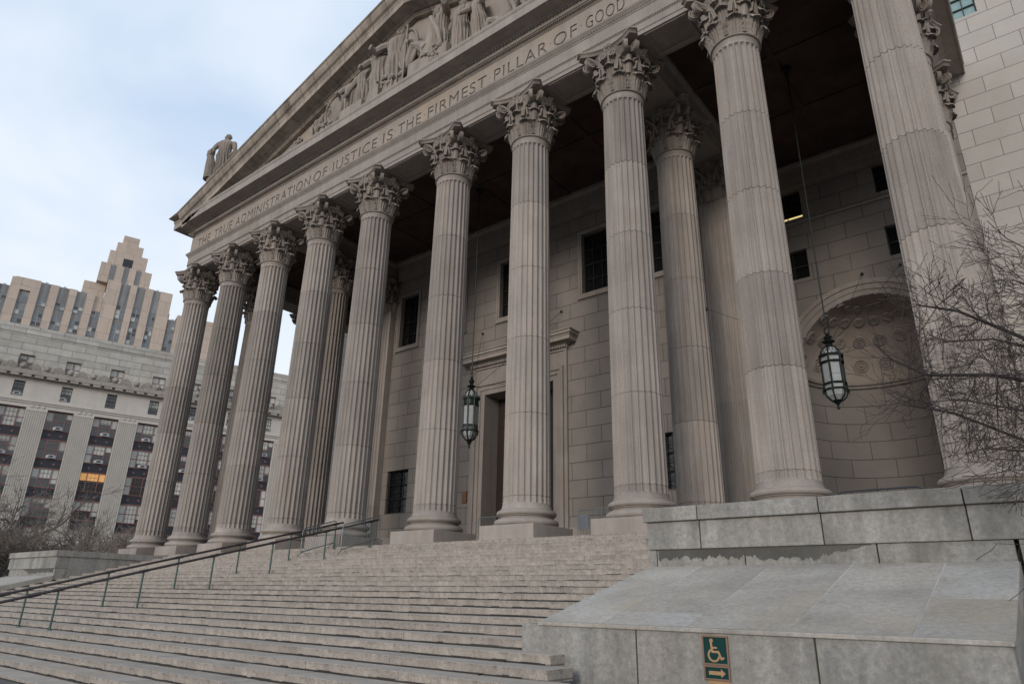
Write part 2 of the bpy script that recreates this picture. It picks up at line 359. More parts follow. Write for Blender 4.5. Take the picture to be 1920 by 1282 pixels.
def base_mb():
    s = MB(); P = [(.20, 0)]
    for i in range(9): t = -pi/2+pi*i/8; P.append((.2265+.025*cos(t), .0245+.0245*sin(t)))
    P += [(.222, .05), (.222, .0545)]
    for i in range(1, 7): t = pi*i/7; P.append((.220-.004*i/7-.0145*sin(t), .0545+.0175*i/7))
    P += [(.2155, .072), (.2155, .0765)]
    for i in range(9): t = -pi/2+pi*i/8; P.append((.2145+.0195*cos(t), .096+.0192*sin(t)))
    P += [(.2085, .1155), (.2085, .1225), (.2, .123)]
    return s.lathe(P, 72)
def volute(s, pts_w, r0, n_turn, plane_u, plane_v, c, width, side, tk=.0085):
    """spiral scroll band: centre c, in plane (u, v), thick in u x v"""
    nrm = plane_u.cross(plane_v).normalized(); P = []
    N_ = int(20*n_turn)
    for i in range(N_+1):
        t = i/N_; a = 2*pi*n_turn*(1-t); r = r0*(.16+.84*(1-t)**1.0)
        P.append(c+plane_u*(r*cos(a)*side)+plane_v*(r*sin(a)))
    P = list(pts_w)+P
    rad = [1]*len(P); vs = []
    for i, p in enumerate(P):
        d = (P[min(i+1, len(P)-1)]-P[max(i-1, 0)]).normalized(); o = d.cross(nrm).normalized()
        wv = width*(1-.25*i/len(P)); tt = tk
        vs += [p+nrm*wv/2+o*tt, p+nrm*wv/2-o*tt, p-nrm*wv/2-o*tt, p-nrm*wv/2+o*tt]
    fs = []
    for i in range(len(P)-1):
        for k in range(4): k2 = (k+1) % 4; fs.append((i*4+k, i*4+k2, i*4+4+k2, i*4+4+k))
    fs += [(3, 2, 1, 0), tuple(len(vs)-4+k for k in range(4))]
    s.add(vs, fs); s.ball(c, (r0*.22,)*3, 8)
def capital_mb():
    """Corinthian capital: bell, two rows of curling acanthus, corner volutes, inner helices, concave abacus with rosettes"""
    s = MB(); z0 = ZN-.012; H = ZA-ZN
    s.lathe([(.172, 0), (.186, .001), (.192, .006), (.192, .013), (.186, .019), (.176, .021)], 48, (0, 0, z0))
    bell = lambda t: .168+.012*t+.062*max(0, t-.55)**1.6*4
    s.lathe([(bell(i/12), .02+i/12*(H*.84)) for i in range(13)], 40, (0, 0, z0))
    def leaf(az, zb, h, wid, curl, out0, lob):
        nu, nv = 12, 16
        def fn(u, v):
            x = u*2-1; t = v
            if t < .72:
                q = t/.72; z = zb+h*q; r = out0+bell((z-z0-.02)/(H*.84))*.0+.018*q+.02*q*q
            else:
                q = (t-.72)/.28*pi*.98; cr = curl; r = out0+.038+cr*(1-cos(q))*.9+.0; z = zb+h+cr*sin(q)*.8
            serr = 1+.13*sin(t*lob*2*pi)*min(1, abs(x)*1.6)
            wv = wid*(.78+.3*sin(min(t, .75)/.75*pi*.8))*serr
            if t > .72: wv *= 1-.22*((t-.72)/.28)**3
            bulge = .010*(1-x*x)+.0065*cos(x*pi*5)*(1-.3*abs(x))-.012*abs(x)**3*(1 if t < .72 else .3)
            rr = r+bulge-.014*max(0, abs(x)-.75)
            if t > .9: z -= .012*abs(x)**1.5
            a = az+x*wv/(2*max(rr, .1)); return (rr*cos(a), rr*sin(a), z)
        s.grid(fn, nu, nv)
    bz = z0+.02
    for k in range(8): leaf(2*pi*k/8+pi/8, bz, .125, .13, .022, .175, 4)
    for k in range(8): leaf(2*pi*k/8, bz+.02, .225, .125, .024, .169, 5)
    Z = Vector((0, 0, 1))
    for k in range(4):
        A = pi/4+k*pi/2; d = Vector((cos(A), sin(A), 0)); tn = Vector((-sin(A), cos(A), 0))
        s.tube([d*.19+Z*(bz+.15), d*.205+Z*(bz+.25), d*.24+Z*(bz+.315)], [.03, .032, .02], 8)
        leafA = A
        for sd in (-1, 1):
            pl = (d+tn*sd*.32).normalized(); c = d*.283+tn*sd*.036+Z*(z0+H*.80)
            st = [d*.185+tn*sd*.105+Z*(bz+.20), d*.195+tn*sd*.10+Z*(bz+.26), d*.222+tn*sd*.08+Z*(bz+.325), d*.262+tn*sd*.055+Z*(bz+.368)]
            volute(s, st, .05, 2.1, pl, Z, c, .035, 1, .007)
        # third tier small leaves under the volutes
        for sd in (-1, 1): leaf(A+sd*.30, bz+.19, .10, .06, .012, .180, 3)
        F = k*pi/2; fd = Vector((cos(F), sin(F), 0)); ft = Vector((-sin(F), cos(F), 0))
        for sd in (-1, 1):
            c = fd*.232+ft*sd*.043+Z*(z0+H*.775)
            st = [fd*.185+ft*sd*.105+Z*(bz+.20), fd*.20+ft*sd*.10+Z*(bz+.28), fd*.225+ft*sd*.08+Z*(bz+.345)]
            volute(s, st, .036, 1.7, -ft*sd, Z, c, .024, 1, .006)
        s.tube([fd*.2+Z*(bz+.22), fd*.222+Z*(bz+.33), fd*.232+Z*(z0+H*.9)], [.012, .01, .012], 6)
        # rosette in the middle of the abacus side
        rc = fd*.236+Z*(z0+H*.937)
        s.ball(rc+fd*.012, .02, 8)
        for j in range(7):
            t = 2*pi*j/7; s.ball(rc+ft*.028*cos(t)+Z*.028*sin(t), (.016, .016, .016), 6)
    # concave abacus with cut corners: mouldings as stacked outlines
    def outline(e):
        P = []
        for k in range(4):
            F = k*pi/2; fd = Vector((cos(F), sin(F), 0)); ft = Vector((-sin(F), cos(F), 0))
            for i in range(11):
                x = -1+2*i/10; P.append(fd*(.210+e+.075*x*x)+ft*x*(.242+e*.6))
        return P
    levels = [(-.02, .885), (0, .89), (.004, .905), (-.008, .915), (.0, .94), (.012, .958), (.018, .962), (.018, .985), (.014, 1.0)]
    n = 44; vs = []
    for e, q in levels: vs += [p+Z*(z0+.012+H*q-.0) for p in outline(e)]
    fs = [tuple(range(n))[::-1], tuple((len(levels)-1)*n+i for i in range(n))]
    for j in range(len(levels)-1):
        for i in range(n): i2 = (i+1) % n; fs.append((j*n+i, j*n+i2, (j+1)*n+i2, (j+1)*n+i))
    s.add(vs, fs); return s
def column(x, y, plinth=True):
    sh = shaft_mb().build('column', 'shaft', ct, smooth=30); return sh
col0 = shaft_mb().xform(lambda x, y, z: (x+XS[6], y, z)).build('column', 'shaft', ct, smooth=32, loc=(XS[6]-XC, 0, -ROOT_Z))
b0 = base_mb().xform(lambda x, y, z: (x+XS[6], y, z)).build('column_base', 'granite', col0, smooth=40)
c0 = capital_mb().xform(lambda x, y, z: (x+XS[6], y, z)).build('capital', 'capital', col0, smooth=38)
p0 = MB().box(XS[6]-.2582, XS[6]+.2582, -.2582, .2582, FLOOR, 0).build('plinth', 'granite', col0, bevel=.015)
for i in range(10):
    if i != 6: copy_tree(col0, ct, ((XS[i]-XS[6])*U, 0, 0))
for x, y in ((XS[2], 1.), (XS[7], 1.), (XL, 1.), (XR, 1.), (XL, 2.), (XR, 2.)): copy_tree(col0, ct, ((x-XS[6])*U, y*U, 0))
# pilasters with the same capital half sunk in the wall
def pilaster(x, y, hw=.155):
    s = MB(); n = 5; zt = ZN-.012; w = 2*hw
    P = [(x-hw, y)]
    for k in range(n):
        a = x-hw+w*(.07+.86*k/n); e = w*.86/n
        P.append((a+e*.1, y))
        for i in range(1, 6): t = pi*i/6; P.append((a+e*.5-e*.4*cos(t), y+.018*sin(t)))
        P.append((a+e*.9, y))
    P += [(x+hw, y), (x+hw, y+.2), (x-hw, y+.2)]
    s.prism(P, .14, zt, 'z')
    o = s.build('pilaster', 'shaft', ct)
    MB().box(x-hw-.03, x+hw+.03, y-.03, y+.2, 0, .05).box(x-hw-.015, x+hw+.015, y-.015, y+.2, .05, .09).box(x-hw-.022, x+hw+.022, y-.022, y+.2, .09, .14).build('pilaster_base', 'granite', o, bevel=.02)
    MB().box(x-hw-.06, x+hw+.06, y-.06, y+.2, FLOOR, 0).build('plinth', 'granite', o, bevel=.015)
    c = c0.copy(); C.objects.link(c); c.parent = o; c.location = ((x)*U-ct.location.x-(XS[6]-XC)*U*0-XC*0, 0, 0)
    c.location = Vector((x*U, (y+.16)*U, 0))-Vector(ct.location); c.scale = (.86, .9, 1); return o
pilaster(1.80, 1.89); pilaster(7.01, 1.89)

# ---- walls
def holes_wall(s, x0, x1, z0, z1, y, hs, depth):
    """front face at y with rectangular openings (x0,x1,z0,z1) and their reveals"""
    xs = sorted({x0, x1, *[h[0] for h in hs], *[h[1] for h in hs]}); zs = sorted({z0, z1, *[h[2] for h in hs], *[h[3] for h in hs]})
    for i in range(len(xs)-1):
        for j in range(len(zs)-1):
            cx, cz = (xs[i]+xs[i+1])/2, (zs[j]+zs[j+1])/2
            if any(h[0] < cx < h[1] and h[2] < cz < h[3] for h in hs): continue
            s.add([(xs[i], y, zs[j]), (xs[i+1], y, zs[j]), (xs[i+1], y, zs[j+1]), (xs[i], y, zs[j+1])], [(0, 1, 2, 3)])
    for a, b, c, d in [h[:4] for h in hs if len(h) == 4]:
        s.add([(a, y, c), (b, y, c), (b, y, d), (a, y, d), (a, y+depth, c), (b, y+depth, c), (b, y+depth, d), (a, y+depth, d)],
              [(0, 4, 5, 1), (1, 5, 6, 2), (2, 6, 7, 3), (3, 7, 4, 0)])
WC = 4.33
YW, YE = 2.0, 3.0
upW = [(2.066, 2.433, 2.92, 3.72), (2.99, 3.36, 2.92, 3.72), (3.99, 4.67, 2.92, 3.72), (5.28, 5.65, 2.92, 3.72), (6.20, 6.57, 2.92, 3.72)]
loW = [(2.056, 2.469, .531, 1.102), (6.20, 6.60, .531, 1.102)]
door = (3.80, 4.86, FLOOR, 1.905)
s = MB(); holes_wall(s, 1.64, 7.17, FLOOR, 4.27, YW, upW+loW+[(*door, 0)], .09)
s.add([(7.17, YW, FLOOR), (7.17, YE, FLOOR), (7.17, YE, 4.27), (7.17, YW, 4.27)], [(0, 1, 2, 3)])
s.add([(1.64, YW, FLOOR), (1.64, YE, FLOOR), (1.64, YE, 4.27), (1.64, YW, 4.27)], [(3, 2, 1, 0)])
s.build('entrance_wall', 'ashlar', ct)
for a, b in ((1.64, door[0]-.201), (door[1]+.201, 7.17)): MB().box(a, b, YW-.012, YW-.0008, FLOOR, .215).build('base_course', 'granite', ct, bevel=.01)
def window(x0, x1, z0, z1, y, depth, bars=(2, 3), surround=True, sur=.05, pane='window'):
    f = MB(); yy = y+depth-.02; t = .012
    for a, b, c, d in ((x0, x0+t, z0, z1), (x1-t, x1, z0, z1), (x0+t, x1-t, z0, z0+t), (x0+t, x1-t, z1-t, z1)): f.box(a, b, yy-.012, yy+.01, c, d)
    nx, nz = bars
    for i in range(1, nx): xx = x0+(x1-x0)*i/nx; f.box(xx-.004, xx+.004, yy-.008, yy+.008, z0+t, z1-t)
    for i in range(1, nz): zz = z0+(z1-z0)*i/nz; f.box(x0+t, x1-t, yy-.0085, yy+.0085, zz-(.009 if i == nz//2 else .005), zz+.005)
    o = f.build('window', 'bronze', ct)
    MB().add([(x0, yy+.012, z0), (x1, yy+.012, z0), (x1, yy+.012, z1), (x0, yy+.012, z1)], [(0, 1, 2, 3)]).build('pane', pane, o)
    if surround:
        q = MB(); w = sur
        for k, (w0, w1, pr) in enumerate(((0, w*.45, .008), (w*.45, w, .016))):
            q.box(x0-w1, x0-w0, y-pr, y-.0008, z0-w1, z1+w1).box(x1+w0, x1+w1, y-pr, y-.0008, z0-w1, z1+w1)
            q.box(x0-w0, x1+w0, y-pr, y-.0008, z1+w0, z1+w1).box(x0-w0, x1+w0, y-pr, y-.0008, z0-w1, z0-w0)
        q.box(x0-w*1.25, x1+w*1.25, y-.026, y-.0008, z0-w-.022, z0-w-.0008)
        q.build('window_surround', 'granite', o, bevel=.008)
    return o
for h in upW: window(*h, YW, .09, (3, 4))
def grille(x0, x1, z0, z1, y):
    o = window(x0, x1, z0, z1, y, .09, (2, 3), surround=False)
    q = MB(); nx, nz = 4, 6; t = .003
    for i in range(nx+1): xx = x0+.008+(x1-x0-.016)*i/nx; q.box(xx-t, xx+t, y+.03, y+.036, z0, z1)
    for j in range(nz+1): zz = z0+.008+(z1-z0-.016)*j/nz; q.box(x0, x1, y+.0365, y+.041, zz-t, zz+t)
    for i in range(nx):
        for j in range(nz):
            cx = x0+(x1-x0)*(i+.5)/nx; cz = z0+(z1-z0)*(j+.5)/nz; dx = (x1-x0)/nx*.42; dz = (z1-z0)/nz*.42; sg = 1 if (i+j) % 2 else -1
            q.tube([(cx+sg*dx*sin(a*1.6), y+.033, cz+dz*a) for a in (-1, -.6, -.2, .2, .6, 1)], .0025, 4)
    q.build('window_grille', 'dark_metal', o)
for h in loW: grille(*h, YW)
# door with its stone surround, frieze and bracketed cornice
x0, x1, z0, z1 = door
d = MB().box(x0, x1, YW+.26, YW+.3, z0, z1)
for i in range(3):
    for j in range(5):
        a = x0+.05+(x1-x0-.1)*i/3; b = z0+.08+(z1-z0-.1)*j/5; d.box(a+.02, a+(x1-x0-.1)/3-.02, YW+.248, YW+.2599, b+.02, b+(z1-z0-.1)/5-.03)
do = d.build('door', 'doorwood', ct)
q = MB(); q.box(x0-.03, x0, YW, YW+.27, z0, z1).box(x1, x1+.03, YW, YW+.27, z0, z1).box(x0-.03, x1+.03, YW, YW+.27, z1, z1+.03)
for w0, w1, pr in ((0, .06, .02), (.06, .115, .032), (.115, .155, .05)):
    q.box(x0-w1, x0-w0, YW-pr, YW-.0008, z0, z1+w1).box(x1+w0, x1+w1, YW-pr, YW-.0008, z0, z1+w1).box(x0-w0, x1+w0, YW-pr, YW-.0008, z1+w0, z1+w1)
q.box(x0-.20, x0-.156, YW-.028, YW-.0008, z0, 2.25).box(x1+.156, x1+.20, YW-.028, YW-.0008, z0, 2.25)
q.box(x0-.156, x1+.156, YW-.02, YW-.0008, z1+.16, 2.245)
q.build('door_surround', 'granite', do, bevel=.01)
q = MB(); xa, xb = x0-.20, x1+.20
for a, b, e in ((2.25, 2.275, .035), (2.275, 2.318, .05), (2.318, 2.333, .085), (2.333, 2.38, .155), (2.38, 2.40, .165), (2.40, 2.435, .185), (2.435, 2.45, .2)): q.box(xa-e+.03, xb+e-.03, YW-e, YW-.0008, a+.0002, b)
n = 60
for i in range(n): a = xa-.02+(xb-xa+.04)*i/n; q.box(a+.003, a+(xb-xa+.04)/n-.006, YW-.074, YW-.0502, 2.279, 2.317)
q.build('door_cornice', 'granite', do, bevel=.006)
tag_pl = MB().box(3.485, 3.555, YW-.02, YW-.001, .585, .712).box(3.478, 3.562, YW-.012, YW-.0012, .578, .585).box(3.478, 3.562, YW-.012, YW-.0012, .712, .719).build('wall_plaque', 'plaque', None, bevel=.004)
tag(tag_pl, 'small copper brown plaque on the wall left of the entrance door', 'plaque')

# end bay walls with niches; the main front runs on to the right
def niche_wall(xa, xb, cx, hs, xfar, name, material):
    zc, rr = 1.78, .735; zt = 4.27; s = MB()
    def flatx(a, b, c, d):
        if b > a and d > c: s.add([(a, YE, c), (b, YE, c), (b, YE, d), (a, YE, d)], [(0, 1, 2, 3)])
    flatx(xa, cx-rr, FLOOR, zc); flatx(cx+rr, xb, FLOOR, zc)
    K = 32
    for i in range(K):          # above the springing, round the arch up to zc+.8
        t0, t1 = pi*i/K, pi*(i+1)/K; p0 = (cx+rr*cos(t0), zc+rr*sin(t0)); p1 = (cx+rr*cos(t1), zc+rr*sin(t1))
        s.add([(p1[0], YE, p1[1]), (p0[0], YE, p0[1]), (p0[0], YE, zc+rr), (p1[0], YE, zc+rr)], [(0, 1, 2, 3)])
    flatx(xa, cx-rr, zc, zc+rr); flatx(cx+rr, xb, zc, zc+rr)
    holes_wall(s, xa, xb, zc+rr, zt, YE, hs, .09)
    s.build(name, material, ct)
    # curved back with its own course lines and the coffered half dome
    n = MB(); uv = []; K = 28
    zz = [FLOOR, .4, .8, 1.2, zc]
    for z in zz:
        for i in range(K+1): t = pi*i/K; n.v.append((cx-rr*cos(t), YE+rr*sin(t), z)); uv.append((rr*t*U, z*U))
    for j in range(len(zz)-1):
        for i in range(K): n.f.append((j*(K+1)+i, j*(K+1)+i+1, (j+1)*(K+1)+i+1, (j+1)*(K+1)+i)); n.m.append(0)
    no = n.build('niche', 'ashlar_niche', ct, smooth=40, uv=uv)
    dm = MB()
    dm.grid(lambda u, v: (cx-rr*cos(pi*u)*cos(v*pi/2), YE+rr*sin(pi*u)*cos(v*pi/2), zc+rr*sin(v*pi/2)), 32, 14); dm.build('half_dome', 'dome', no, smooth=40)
    for e, (ne, rad) in ((15, (9, .06)), (36, (9, .052)), (55, (9, .04)), (71, (7, .028))):
        for i in range(ne):
            t = pi*(i+.5)/ne; el = R(e); dv = Vector((-cos(t)*cos(el), sin(t)*cos(el), sin(el))); c = Vector((cx, YE, zc))+dv*(rr-.003)
            a = dv.orthogonal().normalized(); b = dv.cross(a); q = MB()
            for r_, w_ in ((rad*1.12, .013), (rad*.66, .011)):
                q.tube([c-dv*.004+a*r_*cos(2*pi*k/14)+b*r_*sin(2*pi*k/14) for k in range(15)], w_, 5)
            q.ball(c-dv*.006, rad*.3, 6); q.build('rosette', 'granite', no, smooth=50)
    mo = MB(); prof = ((.0, .0), (.02, .0), (.03, .025), (.055, .03), (.06, .06), (.0, .065)); K = 28; np_ = len(prof)
    for i in range(K+1):
        t = pi*i/K
        for e, h in prof: r_ = rr-e; mo.v.append((cx-r_*cos(t), YE+r_*sin(t), zc-.065+h))
    for i in range(K):
        for j in range(np_-1): mo.f.append((i*np_+j, i*np_+j+1, (i+1)*np_+j+1, (i+1)*np_+j)); mo.m.append(0)
    mo.build('niche_cornice', 'granite', no, smooth=35)
    ar = MB()
    for r0, r1, p in ((rr, rr+.055, .012), (rr+.055, rr+.115, .022), (rr+.115, rr+.165, .036)):
        K = 36
        for i in range(K):
            t0, t1 = pi*i/K, pi*(i+1)/K; P = []
            for r_, t in ((r0, t0), (r1, t0), (r1, t1), (r0, t1)): P.append((cx+r_*cos(t), zc+r_*sin(t)))
            ar.prism(P, YE-p, YE-.0006, 'y')
    ar.build('niche_arch', 'granite', no)
    MB().box(xa, xb, YE-.02, YE-.0008, 3.545, 3.57).build('string_course', 'granite', no)
hsR = [(7.27, 7.61, 2.874, 3.225), (8.40, 8.74, 2.88, 3.225), (7.27, 7.625, 3.63, 3.99), (8.385, 8.74, 3.645, 3.99)]
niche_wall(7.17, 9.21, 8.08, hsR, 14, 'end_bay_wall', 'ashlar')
for h in hsR: window(*h, YE, .09, (2, 2), surround=False)
MB().box(7.28, 7.62, YE+.0735, YE+.0745, 3.66, 3.692).build('lamp_tube', 'strip_light', ct)
mir = lambda x: 2*XC-x
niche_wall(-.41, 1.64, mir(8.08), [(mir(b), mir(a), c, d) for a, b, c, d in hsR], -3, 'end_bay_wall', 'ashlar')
for a, b, c, d in hsR: window(mir(b), mir(a), c, d, YE, .09, (2, 2), surround=False)
s = MB(); wr = (9.30, 9.641, 5.403, 6.1); holes_wall(s, 9.21, 15, ROOT_Z, 7.4, YE, [wr], .06)
s.add([(15, YE, ROOT_Z), (15, 9, ROOT_Z), (15, 9, 7.4), (15, YE, 7.4), (9.21, YE, 4.27), (9.21, 9, 4.27), (9.21, 9, 7.4), (9.21, YE, 7.4)], [(0, 1, 2, 3), (7, 6, 5, 4), (7, 3, 2, 6)])
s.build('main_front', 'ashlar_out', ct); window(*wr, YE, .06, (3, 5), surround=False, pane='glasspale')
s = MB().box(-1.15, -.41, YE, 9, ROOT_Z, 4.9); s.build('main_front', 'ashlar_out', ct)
# ---- floor and ceiling
MB().box(-.41, 9.21, -.2615, 3.9, ROOT_Z, FLOOR).build('portico_floor', 'darkfloor', ct)
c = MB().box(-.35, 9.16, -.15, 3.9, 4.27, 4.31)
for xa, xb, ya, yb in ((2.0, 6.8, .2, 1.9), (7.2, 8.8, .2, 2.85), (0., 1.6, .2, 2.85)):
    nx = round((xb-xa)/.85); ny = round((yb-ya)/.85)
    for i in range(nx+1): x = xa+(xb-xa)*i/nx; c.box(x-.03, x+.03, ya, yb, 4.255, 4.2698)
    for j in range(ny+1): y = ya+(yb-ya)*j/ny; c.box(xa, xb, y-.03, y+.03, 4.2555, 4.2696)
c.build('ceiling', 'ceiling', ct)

# ---------------------------------------------------------------- entablature
def ring_sweep(s, prof, back=YE, mi=0, close=True):
    """closed profile of (projection from the column axis, z) swept round front and both flanks with mitred corners"""
    n = len(prof)
    def loop(k):
        if k == 0: return [(XL-p, back, z) for p, z in prof]
        if k == 1: return [(XL-p, -p, z) for p, z in prof]
        if k == 2: return [(XR+p, -p, z) for p, z in prof]
        return [(XR+p, back, z) for p, z in prof]
    vs = sum([loop(k) for k in range(4)], []); fs = []
    for k in range(3):
        for i in range(n):
            i2 = (i+1) % n; fs.append((k*n+i, (k+1)*n+i, (k+1)*n+i2, k*n+i2))
    fs += [tuple(range(n)), tuple(3*n+i for i in range(n))[::-1]]
    s.add(vs, fs, mi); return s
A = .1825
s = MB()
ring_sweep(s, [(-A, 3.9845), (A-.016, 3.9845), (A-.016, 4.022), (A-.012, 4.026), (A-.008, 4.028), (A-.008, 4.096), (A-.003, 4.10), (A+.002, 4.112), (A, 4.12),
               (A, 4.236), (A+.008, 4.244), (A+.008, 4.252), (A+.02, 4.27), (A+.035, 4.288), (A+.038, 4.306), (A-.03, 4.318), (-A, 4.318)])
ar = s.build('architrave', 'granite', ct)
q = MB()
for z, e, n_, r_ in ((4.111, A+.004, 430, .0052), (4.262, A+.012, 330, .0075)):
    q = MB()       # bead and leaf moulding runs
    for i in range(n_):
        x = XL-A+(XR-XL+2*A)*(i+.5)/n_; hw = (XR-XL+2*A)/n_*.36; q.add([(x-hw, -e, z-r_), (x+hw, -e, z-r_), (x+hw, -e, z+r_), (x-hw, -e, z+r_), (x, -e-r_*1.1, z)], [(0, 1, 4), (1, 2, 4), (2, 3, 4), (3, 0, 4)])
    q.build('bead_moulding', 'dirty', ar)
# sunk soffit panels between the capitals, cross beams and wall beams
for i in range(9):
    q = MB(); xa, xb = XS[i]+.31, XS[i+1]-.31
    for b0_, b1_ in ((-.15, -.115), (.115, .15)): q.box(xa, xb, b0_, b1_, 3.975, 3.9843)
    q.box(xa, xa+.03, -.1149, .1149, 3.9755, 3.9842); q.box(xb-.03, xb, -.1149, .1149, 3.9755, 3.9842)
    q.build('soffit_panel_frame', 'granite', ar)
prof = [(-A, 3.9845), (A, 3.9845), (A, 4.06), (A+.015, 4.06), (A+.015, 4.2), (A+.05, 4.225), (A+.05, 4.2695), (-A-.05, 4.2695), (-A-.05, 4.225), (-A-.015, 4.2), (-A-.015, 4.06), (-A, 4.06)]
for x in (1.80, 7.005): MB().prism([(x+p, z) for p, z in prof], A+.0005, YE+.1, 'y').build('ceiling_beam', 'granite', ct)
q = MB(); wp = [(0, 3.9845), (-.10, 3.9845), (-.10, 4.06), (-.112, 4.06), (-.112, 4.2), (-.15, 4.225), (-.15, 4.2685), (0, 4.2685)]
for yy_, a, b in ((YW, 2.05, 6.755), (YE, XL+.2, 1.565), (YE, 7.24, XR-.2)): MB().prism([(yy_+p, z) for p, z in wp], a, b, 'x').build('wall_beam', 'granite', ct)
# frieze: a plate with the inscription cut right through it, a backing 3 cm behind
FZ0, FZ1 = 4.3185, 4.589; FA = A-.004
WORDS = [('THE', -.18, .182), ('TRUE', .293, .775), ('ADMINISTRATION', .866, 2.613), ('OF', 2.678, 2.952), ('JUSTICE', 3.041, 3.886), ('IS', 3.99, 4.158), ('THE', 4.243, 4.612),
         ('FIRMEST', 4.719, 5.558), ('PILLAR', 5.658, 6.321), ('OF', 6.395, 6.658), ('GOOD', 6.756, 7.16), ('GOVERNMENT', 7.27, 8.97)]
def text_splines():
    res = []
    for wd, xa, xb in WORDS:
        fc = bpy.data.curves.new('letters', 'FONT'); fc.body = wd; fc.size = 1; fc.offset = -.003; fc.space_character = 1.12
        fo = bpy.data.objects.new('letters', fc); C.objects.link(fo); bpy.context.view_layer.update()
        cu = fo.to_curve(bpy.context.evaluated_depsgraph_get())
        sp = [[(Vector(p.co), Vector(p.handle_left), Vector(p.handle_right)) for p in x.bezier_points] for x in cu.splines if x.type == 'BEZIER']
        xs = [p[0].x for x in sp for p in x]; ys = [p[0].y for x in sp for p in x]
        mx0, mx1 = min(xs), max(xs); kx = (xb-xa)/(mx1-mx0); ky = .152/.727; my = 0
        f = lambda v: Vector(((v.x-mx0)*kx+xa, (v.y-my)*ky+4.352, 0))
        res += [[tuple(f(a) for a in p) for p in x] for x in sp]
        fo.to_curve_clear(); bpy.data.objects.remove(fo)
    dots = [(a[2]+b[1])/2 for a, b in zip(WORDS, WORDS[1:])]
    for x in dots:
        r_ = .0085; P = [Vector((x-r_, 4.436, 0)), Vector((x+r_, 4.436, 0)), Vector((x, 4.422, 0))]; res.append([(p, p, p) for p in P])
    return res
SPL = text_splines()
def curve_mesh(name, spl, rect, ext):
    cu = bpy.data.curves.new(name, 'CURVE'); cu.dimensions = '2D'; cu.fill_mode = 'BOTH'; cu.extrude = ext; cu.resolution_u = 5
    if rect:
        x0, x1, y0, y1 = rect; spl = [[(Vector((a, b, 0)),)*3 for a, b in ((x0, y0), (x1, y0), (x1, y1), (x0, y1))]]+spl
    for P in spl:
        sp = cu.splines.new('BEZIER'); sp.bezier_points.add(len(P)-1); sp.use_cyclic_u = True
        for q, (a, b, c) in zip(sp.bezier_points, P): q.handle_left_type = q.handle_right_type = 'FREE'; q.co = a; q.handle_left = b; q.handle_right = c
    o = bpy.data.objects.new(name, cu); C.objects.link(o); bpy.context.view_layer.update()
    me = bpy.data.meshes.new_from_object(o.evaluated_get(bpy.context.evaluated_depsgraph_get())); bpy.data.objects.remove(o); return me
def place_flat(me, name, material, y, parent):
    off = Vector(ct.location)
    for v in me.vertices: x, z, d = v.co; v.co = Vector((x*U, (y+d)*U, z*U))-off
    me.materials.clear(); me.materials.append(M[material]); o = bpy.data.objects.new(name, me); C.objects.link(o); o.parent = parent; return o
DEP = .012
s = MB(); ring_sweep(s, [(-.1, FZ0), (FA-DEP, FZ0), (FA-DEP, FZ1), (-.1, FZ1)])
fz = s.build('frieze_core', 'frieze', ct)
place_flat(curve_mesh('frieze', SPL, (XL-FA, XR+FA, FZ0, FZ1), DEP/2-.0001), 'frieze', 'frieze', -FA+DEP/2, ct)
place_flat(curve_mesh('inscription', SPL, None, .0), 'inscription', 'groove', -FA+DEP-.0004, fz)
s = MB()
for x, sg in ((XL-FA+DEP, -1), (XR+FA-DEP, 1)): s.box(min(x, x+sg*(DEP-.0003)), max(x, x+sg*(DEP-.0003)), -FA+DEP, YE, FZ0, FZ1)
s.build('frieze_side', 'frieze', fz)
# cornice
s = MB()
ring_sweep(s, [(-.1, FZ1+.0005), (A-.002, FZ1+.0005), (A+.008, 4.597), (A+.012, 4.606), (A+.03, 4.62), (A+.035, 4.63), (A+.045, 4.632), (A+.05, 4.65), (A+.05, 4.672), (A+.085, 4.69), (A+.09, 4.70),
               (A+.20, 4.712), (A+.20, 4.702), (A+.215, 4.702), (A+.215, 4.798), (A+.222, 4.806), (A+.228, 4.826), (A+.228, 4.838), (A-.02, 4.862), (-.1, 4.862)])
co = s.build('cornice', 'granite', ct)
q = MB()
n_ = 250
for i in range(n_):          # egg moulding under the corona
    x = XL-A-.05+(XR-XL+2*A+.1)*(i+.5)/n_; q.ball((x, -A-.062, 4.678), (.0135, .016, .017), 6)
q.build('egg_moulding', 'dirty', co)
q = MB(); n_ = 420
for i in range(n_):
    x = XL-A+(XR-XL+2*A)*(i+.5)/n_; q.box(x-.006, x+.006, -A-.042, -A-.02, 4.609, 4.622)
q.build('dentil_moulding', 'dirty', co)
